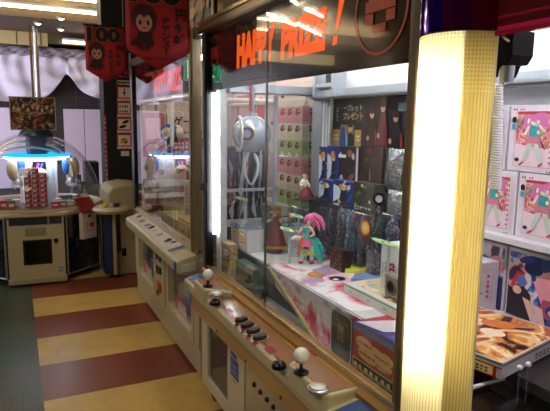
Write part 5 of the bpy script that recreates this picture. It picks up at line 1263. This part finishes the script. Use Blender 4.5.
x = MB().lathe([(.062,.028),(.055,.05),(.036,.11),(.024,.16),(.018,.184),(.012,.19)], CO, (.008,0,0), 24, cap=False).lathe([(.064,.028),(.0635,.042)], M('C89A38',.35,.3), (.008,0,0), 24, cap=False); o = x.build('coat', f2, local=True)
x = MB().tube([(-.03,-.004,.17),(-.036,-.012,.11),(-.03,-.016,.05)], [.012,.016,.008], m_('3A2418'), 10).tube([(0,.004,.2),(-.012,.01,.17),(-.024,.008,.12)], [.012,.012,.004], m_('4A2C18'), 10).ball((0,.002,.21), .0165, m_('4A2C18'), 14); x.build('hair', f2, local=True)
x = MB().tube([(-.066,-.03,.178),(.078,-.03,.196)], .0042, m_('5A2A1E'), 8); st = x.build('staff', f2, local=True)
x = MB(); disc(x, Vector((.084,-.032,.198)), Vector((0,-1,.02)), .0001, .017, .004, m_('C83A34')); disc(x, Vector((.084,-.0365,.198)), Vector((0,-1,.02)), .0001, .011, .002, m_('E8D8D0')); x.build('staff_disc', f2, local=True)
x = MB().lathe([(.03,.208),(.017,.214),(.012,.235),(.0,.242)], m_('7A4A2A'), (0,.001,0), 18, cap=False); x.build('hat', f2, local=True)
x = MB()
for sx in (-.006,.006): x.ball((sx,-.0155,.203), .0022, BLACK, 8)
x.build('eyes', f2, local=True)
# figurine on a clear riser
P0_ = wx(304, 198, 1.28)
ri = thing('acrylic_riser', (1.28,P0_.y,.885), 'clear acrylic riser box carrying the small standing figurine', 'riser')
MB().box((1.225,P0_.y-.07,.8855), (1.335,P0_.y+.07,P0_.z-.006), CLEAR('riser_acrylic','F2F6F6',.8,.02,1.4)).build('riser_box', ri)
f3 = thing('figurine', (1.28,P0_.y,P0_.z-.0055), 'small pale and dark red figurine standing up on the clear riser', 'figurine', 'figurines on the play deck', -YAW)
MB().lathe([(.0,0),(.052,0),(.055,.004),(.05,.008),(.0,.008)], m_('1A181C'), (0,0,0), 26, cap=False).build('base', f3, local=True)
J = [(0,0,.06,.011),(0,0,.076,.009),(0,0,.09,.012),(0,-.001,.099,.005),(0,-.002,.107,.009),(0,-.002,.115,.009),(-.007,0,.054,.008),(-.01,-.003,.032,.006),(-.011,0,.012,.005),(.007,0,.054,.008),(.011,-.002,.032,.006),(.012,0,.012,.005),(-.014,0,.09,.006),(-.022,-.006,.074,.005),(-.014,-.014,.066,.004),(.014,0,.09,.006),(.022,-.004,.076,.005),(.026,-.01,.062,.004)]
skin_body('body', f3, J, Ed, M('D8C8B0',.4))
x = MB().lathe([(.034,.01),(.028,.03),(.015,.058),(.011,.07)], M('7A2028',.45), (.004,.004,0), 18, cap=False).tube([(.012,.006,.06),(.03,.01,.03),(.046,.01,.012)], [.008,.012,.006], M('5A141C',.45), 8); x.build('skirt', f3, local=True)
x = MB().lathe([(.0125,.062),(.014,.09),(.01,.097)], m_('C8C0B0'), (0,0,0), 14, cap=False); x.build('jacket', f3, local=True)
x = MB().ball((0,.002,.114), .0115, m_('C8B078'), 12).tube([(0,.006,.112),(-.004,.014,.09),(-.002,.014,.07)], [.009,.008,.003], m_('C8B078'), 8); x.build('hair', f3, local=True)
# small teal haired figurine behind
B = wz(305, 245, .886)
f4 = thing('figurine', (1.24,2.18,.8855), 'small navy and yellow figurine with brown cap behind the teal dancer', 'figurine', 'figurines on the play deck', -YAW)
figure_base(f4, .035, .005, m_('2A2A2E'))
J4 = [(p[0]*1.1,p[1]*1.1,p[2]*1.15,p[3]*1.15) for p in J]
skin_body('body', f4, J4, Ed, M('28305A',.4))
x = MB().ball((0,.002,.133), .018, M('3E9A92',.35), 14).lathe([(.026,.14),(.018,.142),(.015,.158),(.0,.163)], m_('6A3A24'), (0,0,0), 16, cap=False); x.build('hair', f4, local=True)
x = MB().lathe([(.03,.05),(.02,.07),(.015,.09)], M('C8C03A',.4), (0,0,0), 16, cap=False).tube([(-.02,0,.09),(-.05,-.01,.08),(-.06,-.01,.05)], [.008,.014,.004], m_('2A6A5A'), 8).tube([(.02,0,.09),(.045,-.01,.1),(.055,-.01,.07)], [.008,.012,.004], m_('3EB8AC'), 8); x.build('costume', f4, local=True)
x = MB().ball((0,-.006,.124), .0125, SKIN, 12); x.build('face', f4, local=True)
# dark ringed toy by the silver packets
a = wx(379, 200, 1.40)
t = thing('ring_toy', (1.40,a.y,.885), 'dark toy with a black and silver ring head before the silver packets', 'toy')
MB().lathe([(.0,.886),(.03,.886),(.026,.97),(.018,1.05),(.022,1.1),(.015,a.z-.02),(.0,a.z-.015)], DPs[1], (1.40,a.y,0), 16, cap=False).build('toy_body', t)
x = MB(); disc(x, Vector((1.395,a.y-.012,a.z+.008)), Vector((-.8,-.6,0)), .016, .027, .014, m_('14141C',.25)); disc(x, Vector((1.395,a.y-.012,a.z+.008)), Vector((-.8,-.6,0)), .0001, .016, .01, m_('C8CCD0',.2)); x.build('ring_head', t)

# ---------------------------------------------------------------- right window prizes
MB_ = MB().box((1.50,.2,1.152), (1.638,1.70,1.172), m_('C8C8CC',.35)); o = MB_.build('box_shelf'); tag(o, 'pale shelf board under the pink figure boxes in the right window', 'shelf')
def pinkbox(y0, z0, lab, first):
    w, h, d = .196, .222, .078
    if first: return dup(first, (1.55+d/2,y0-w/2,z0), lab, 'pink figure boxes in the right window')
    t = thing('pink_figure_box', (1.55+d/2,y0-w/2,z0), lab, 'figure box', 'pink figure boxes in the right window')
    MB().box((1.55,y0-w,z0), (1.55+d,y0,z0+h), M('D4CCD4',.35)).build('carton', t, bevel=.002)
    S = Sheet((1.5494,y0,z0), (0,-w,0), (0,0,h)); 
    S.rect(.16,.08,.86,.9,M('DCC8D0',.35)); S.poly([(.16,.42),(.86,.35),(.86,.9),(.16,.9)],PRINT('pink_scene_art',['B84858','C8604A','D87888','D898B0','E8C0A0','C87040','C86A70','9AA88A'],30,.3,.5)); S.rect(.16,.86,.86,.9,M('C0403A',.35))
    girl(S,'D070A8','3A9A9A','B8C8B8','C87888',.16,.09,.84,.9,random.Random(5))
    S.rect(.84,.12,.92,.84,M('E0D0D6',.35)); S.frame(.155,.08,.885,.905,.0012,M('C04858',.35))
    rr = random.Random(2)
    for q in range(9): S.scribble(.85,.14+.078*q,.91,.2+.078*q,M('B82840',.35),1,2,rr)
    S.ell(.13,.78,.045,.05,M('1E1A22',.35)); S.rect(.09,.64,.17,.72,M('3A9AA8',.35)); S.scribble(.1,.92,.2,.97,M('3A3A40',.35),1,2); S.scribble(.24,.92,.34,.97,M('C84060',.35),1,2); S.ell(.24,.18,.05,.03,M('2A2A30',.35)); S.scribble(.84,.02,.94,.05,M('3A3A4A',.35),1,2)
    S.done('box_art', t)
    S = Sheet((1.55,y0-w-.0006,z0), (d,0,0), (0,0,h)); S.rect(.15,.2,.85,.85,M('D8A8B4',.35)); S.ell(.5,.6,.25,.14,M('C878A0',.35)); S.scribble(.2,.24,.8,.34,M('B82840',.35),1,5); S.done('side_print', t)
    return t
first = None
R1, R2 = 1.398, 1.1725
for (y, z, lab) in ((1.352,R1,'pink figure box in the upper row, right of the coiled hose'), (1.556,R1,'pink figure box in the upper row, behind the coiled hose'), (1.148,R1,'pink figure box in the upper row, at the right picture edge'),
                    (1.296,R2,'pink figure box in the lower row, right of the coiled hose'), (1.50,R2,'pink figure box in the lower row, beside the lamp column'), (1.092,R2,'pink figure box in the lower row, at the right picture edge')):
    q = pinkbox(y, z, lab, first); first = first or q
def bluebox(y0, y1, lab, sd):
    t = thing('blue_art_box', (1.59,(y0+y1)/2,.8805), lab, 'figure box', 'blue art boxes under the shelf')
    z0, z1 = .8805, 1.128
    MB().box((1.565,y1,z0), (1.625,y0,z1), M('CCC8D4',.35)).build('carton', t, bevel=.002)
    S = Sheet((1.5644,y0,z0), (0,y1-y0,0), (0,0,z1-z0)); rr = random.Random(sd); S.rect(.02,.03,.98,.95,PRINT('blue_scene_art',['1A2E6A','2A489A','6A80B8','C4C8DC','D8D4DC','D8A0A8','A84858','3A2A48'],9,.3,.8))
    for q in range(5): S.ell(.1+.8*rr.random(),.62+.28*rr.random(),.06+.1*rr.random(),.05+.09*rr.random(),M(rr.choice(['23418E','2E50A0','1A2E6A']),.35),14,rr.random()*3)
    S.poly([(.02,.03),(.3,.03),(.28,.4),(.16,.55),(.04,.4)],M('241A24',.35)); S.ell(.17,.56,.06,.08,M('5A6AA8',.35)); S.poly([(.05,.45),(.12,.7),(.15,.68),(.1,.45)],M('B83040',.35)); S.ell(.13,.42,.05,.06,M('E0B8A0',.35))
    S.ell(.55,.62,.2,.2,M('D8A0A8',.35),16,.4); S.poly([(.3,.6),(.5,.75),(.6,.3),(.42,.28)],M('D8909C',.35)); S.ell(.62,.56,.09,.12,M('EBC8B8',.35)); S.poly([(.42,.4),(.7,.4),(.78,.16),(.36,.14)],M('A84858',.35)); S.poly([(.3,.3),(.42,.26),(.46,.05),(.4,.04)],M('E0B0A4',.35)); S.poly([(.2,.34),(.28,.32),(.36,.08),(.3,.06)],M('E0B0A4',.35)); S.ell(.55,.26,.1,.09,M('2A3A78',.35)); S.ell(.54,.24,.06,.05,M('D8A098',.35))
    S.poly([(.7,.03),(.98,.03),(.98,.5),(.8,.42)],M('3A3A68',.35)); S.ell(.84,.25,.06,.1,M('8A8AB0',.35)); S.poly([(.62,.03),(.72,.03),(.74,.25),(.68,.3)],M('D8DCE8',.35)); S.ell(.9,.7,.09,.12,M('D8A0A8',.35)); S.ell(.88,.62,.05,.07,M('EBC8B8',.35)); S.rect(.02,.0,.98,.03,M('7A2438',.35))
    S.done('box_art', t)
bluebox(1.325,.96,'blue art box standing under the shelf behind the orange flat box',3)
bluebox(1.70,1.335,'blue art box mostly hidden by the lamp column',9)
t = thing('white_prize_box', (1.45,1.43,.8805), 'white box with faint red frame beside the lamp column', 'figure box')
MB().box((1.36,1.355,.8805), (1.555,1.50,1.068), M('CCC6CC',.35)).build('carton', t, bevel=.002)
S = Sheet((1.36,1.3544,.8805), (.195,0,0), (0,0,.1875)); S.frame(.12,.1,.85,.86,.0015,M('C07880',.35)); S.ell(.42,.64,.1,.1,M('3A7A6A',.35)); S.ell(.5,.6,.06,.06,M('2A3A44',.35)); S.scribble(.7,.3,.8,.8,M('C05868',.35),1,5,None,True); S.poly([(.2,.2),(.24,.2),(.36,.5),(.32,.52)],M('8A848C',.35)); S.poly([(.2,.34),(.6,.44),(.6,.4),(.2,.3)],M('8A848C',.35)); S.done('side_print', t)
# orange flat box turned slightly
ang = math.radians(13)
ob = thing('flat_prize_box', (1.125,.945,.8865), 'flat box with orange and black ink art lying in the right window', 'prize box', None, ang)
MB().box((0,0,0), (.36,.325,.046), M('CAC6C2',.35)).build('carton', ob, bevel=.0015, local=True)
S = Sheet((0,.325,.046), (0,-.325,0), (.36,0,0)); S.rect(.0,.0,1,1,M('D8B888',.3)); rr = random.Random(23)
S.rect(.02,.02,.98,.98,PRINT('orange_ink_art',['20140E','2A1C16','B86A30','D89040','E8C080','F0DDB8','D08A48','9A4A22'],6.5,.3,1.3))
S.ell(.3,.62,.14,.1,M('EBC8A8',.3),16); S.ell(.52,.72,.16,.1,M('D07838',.3),16,.4); S.ell(.6,.5,.12,.08,M('EBD0B0',.3),14)
S.ell(.07,.12,.07,.12,M('C8D4D8',.3)); S.frame(0,0,1,1,.003,M('D8D0C8',.3)); S.done('top_art', ob, True)
S = Sheet((-.0006,.325,0), (0,-.325,0), (0,0,.046)); S.rect(0,.86,1,.98,M('3A8A4A',.3)); S.rect(0,.74,1,.84,M('D0CCC8',.3)); S.rect(0,.66,1,.73,M('B02830',.3)); price(S,.63,.955,.02,.72); S.done('side_print', ob, True)
S = Sheet((0,-.0006,0), (.36,0,0), (0,0,.046)); S.rect(0,.8,1,.9,M('8A3A38',.3)); S.scribble(.5,.2,.9,.6,M('5A5A5A',.3),2,6); S.done('end_print', ob, True)
ty = thing('clear_tray', (1.15,.9,.845), 'clear tray with a white rod edge under the orange flat box', 'tray')
MB().box((1.0,.45,.846), (1.2,1.15,.850), CLEAR('tray_acrylic','D8D8D8',1,.05,1.45)).build('tray_sheet', ty)
x = MB().tube([wz(470,388,.852), wz(505,378,.852), wz(512,375,.853), wz(560,344,.853)], .0055, WHITE, 10); x.build('rod_edge', ty)
for (px, py, X) in ((520,367.5,1.13), (528.5,364.5,1.155)):
    p = wx(px, py, X)
    k = MB().ball((p.x,p.y,p.z), .0075, m_('D8D8D8',.25), 14).build('knob', ty)
    MB().tube([(p.x,p.y,p.z),(p.x,p.y,.85)], .0015, ACRYL, 6).build('knob_stem', k)

# ================================================================== LIGHT
w = bpy.data.worlds.new('hall_ambience'); SC.world = w; w.use_nodes = True
bg = w.node_tree.nodes['Background']; bg.inputs['Color'].default_value = rgb('FFE6C8'); bg.inputs['Strength'].default_value = .03
def area(name, loc, tgt, sx, sy, power, col):
    l = bpy.data.lights.new(name, 'AREA'); l.shape = 'RECTANGLE'; l.size = sx; l.size_y = sy; l.energy = power; l.color = col
    o = bpy.data.objects.new(name, l); COL.objects.link(o); o.location = loc
    o.rotation_euler = (Vector(tgt)-Vector(loc)).to_track_quat('-Z', 'Y').to_euler(); return o
area('dust_sheet_fill', (-3.3,7.0,1.6), (-1.0,10.2,1.75), 1.6, 2.0, 170, (.86,.86,1))  # added unseen fill that brightens the dust sheet and boards
area('hall_fill', (-1.2,1.2,2.9), (-.6,2.0,0), 1.6, 1.6, 30, (1,.91,.76))  # added unseen warm fill from the camera side, no fixture modelled
area('aisle_fill', (-.6,4.2,2.92), (-.3,4.6,0), .8, 1.6, 19, (1,.89,.72))  # added unseen warm fill over the aisle
vs_ = SC.view_settings
vs_.view_transform = 'Standard'; vs_.look = 'None'; vs_.gamma = 1; vs_.use_curve_mapping = False; vs_.exposure = .6
SC.cycles.transparent_max_bounces = 40
SC.cycles.max_bounces = 10
SC.cycles.sample_clamp_indirect = 6
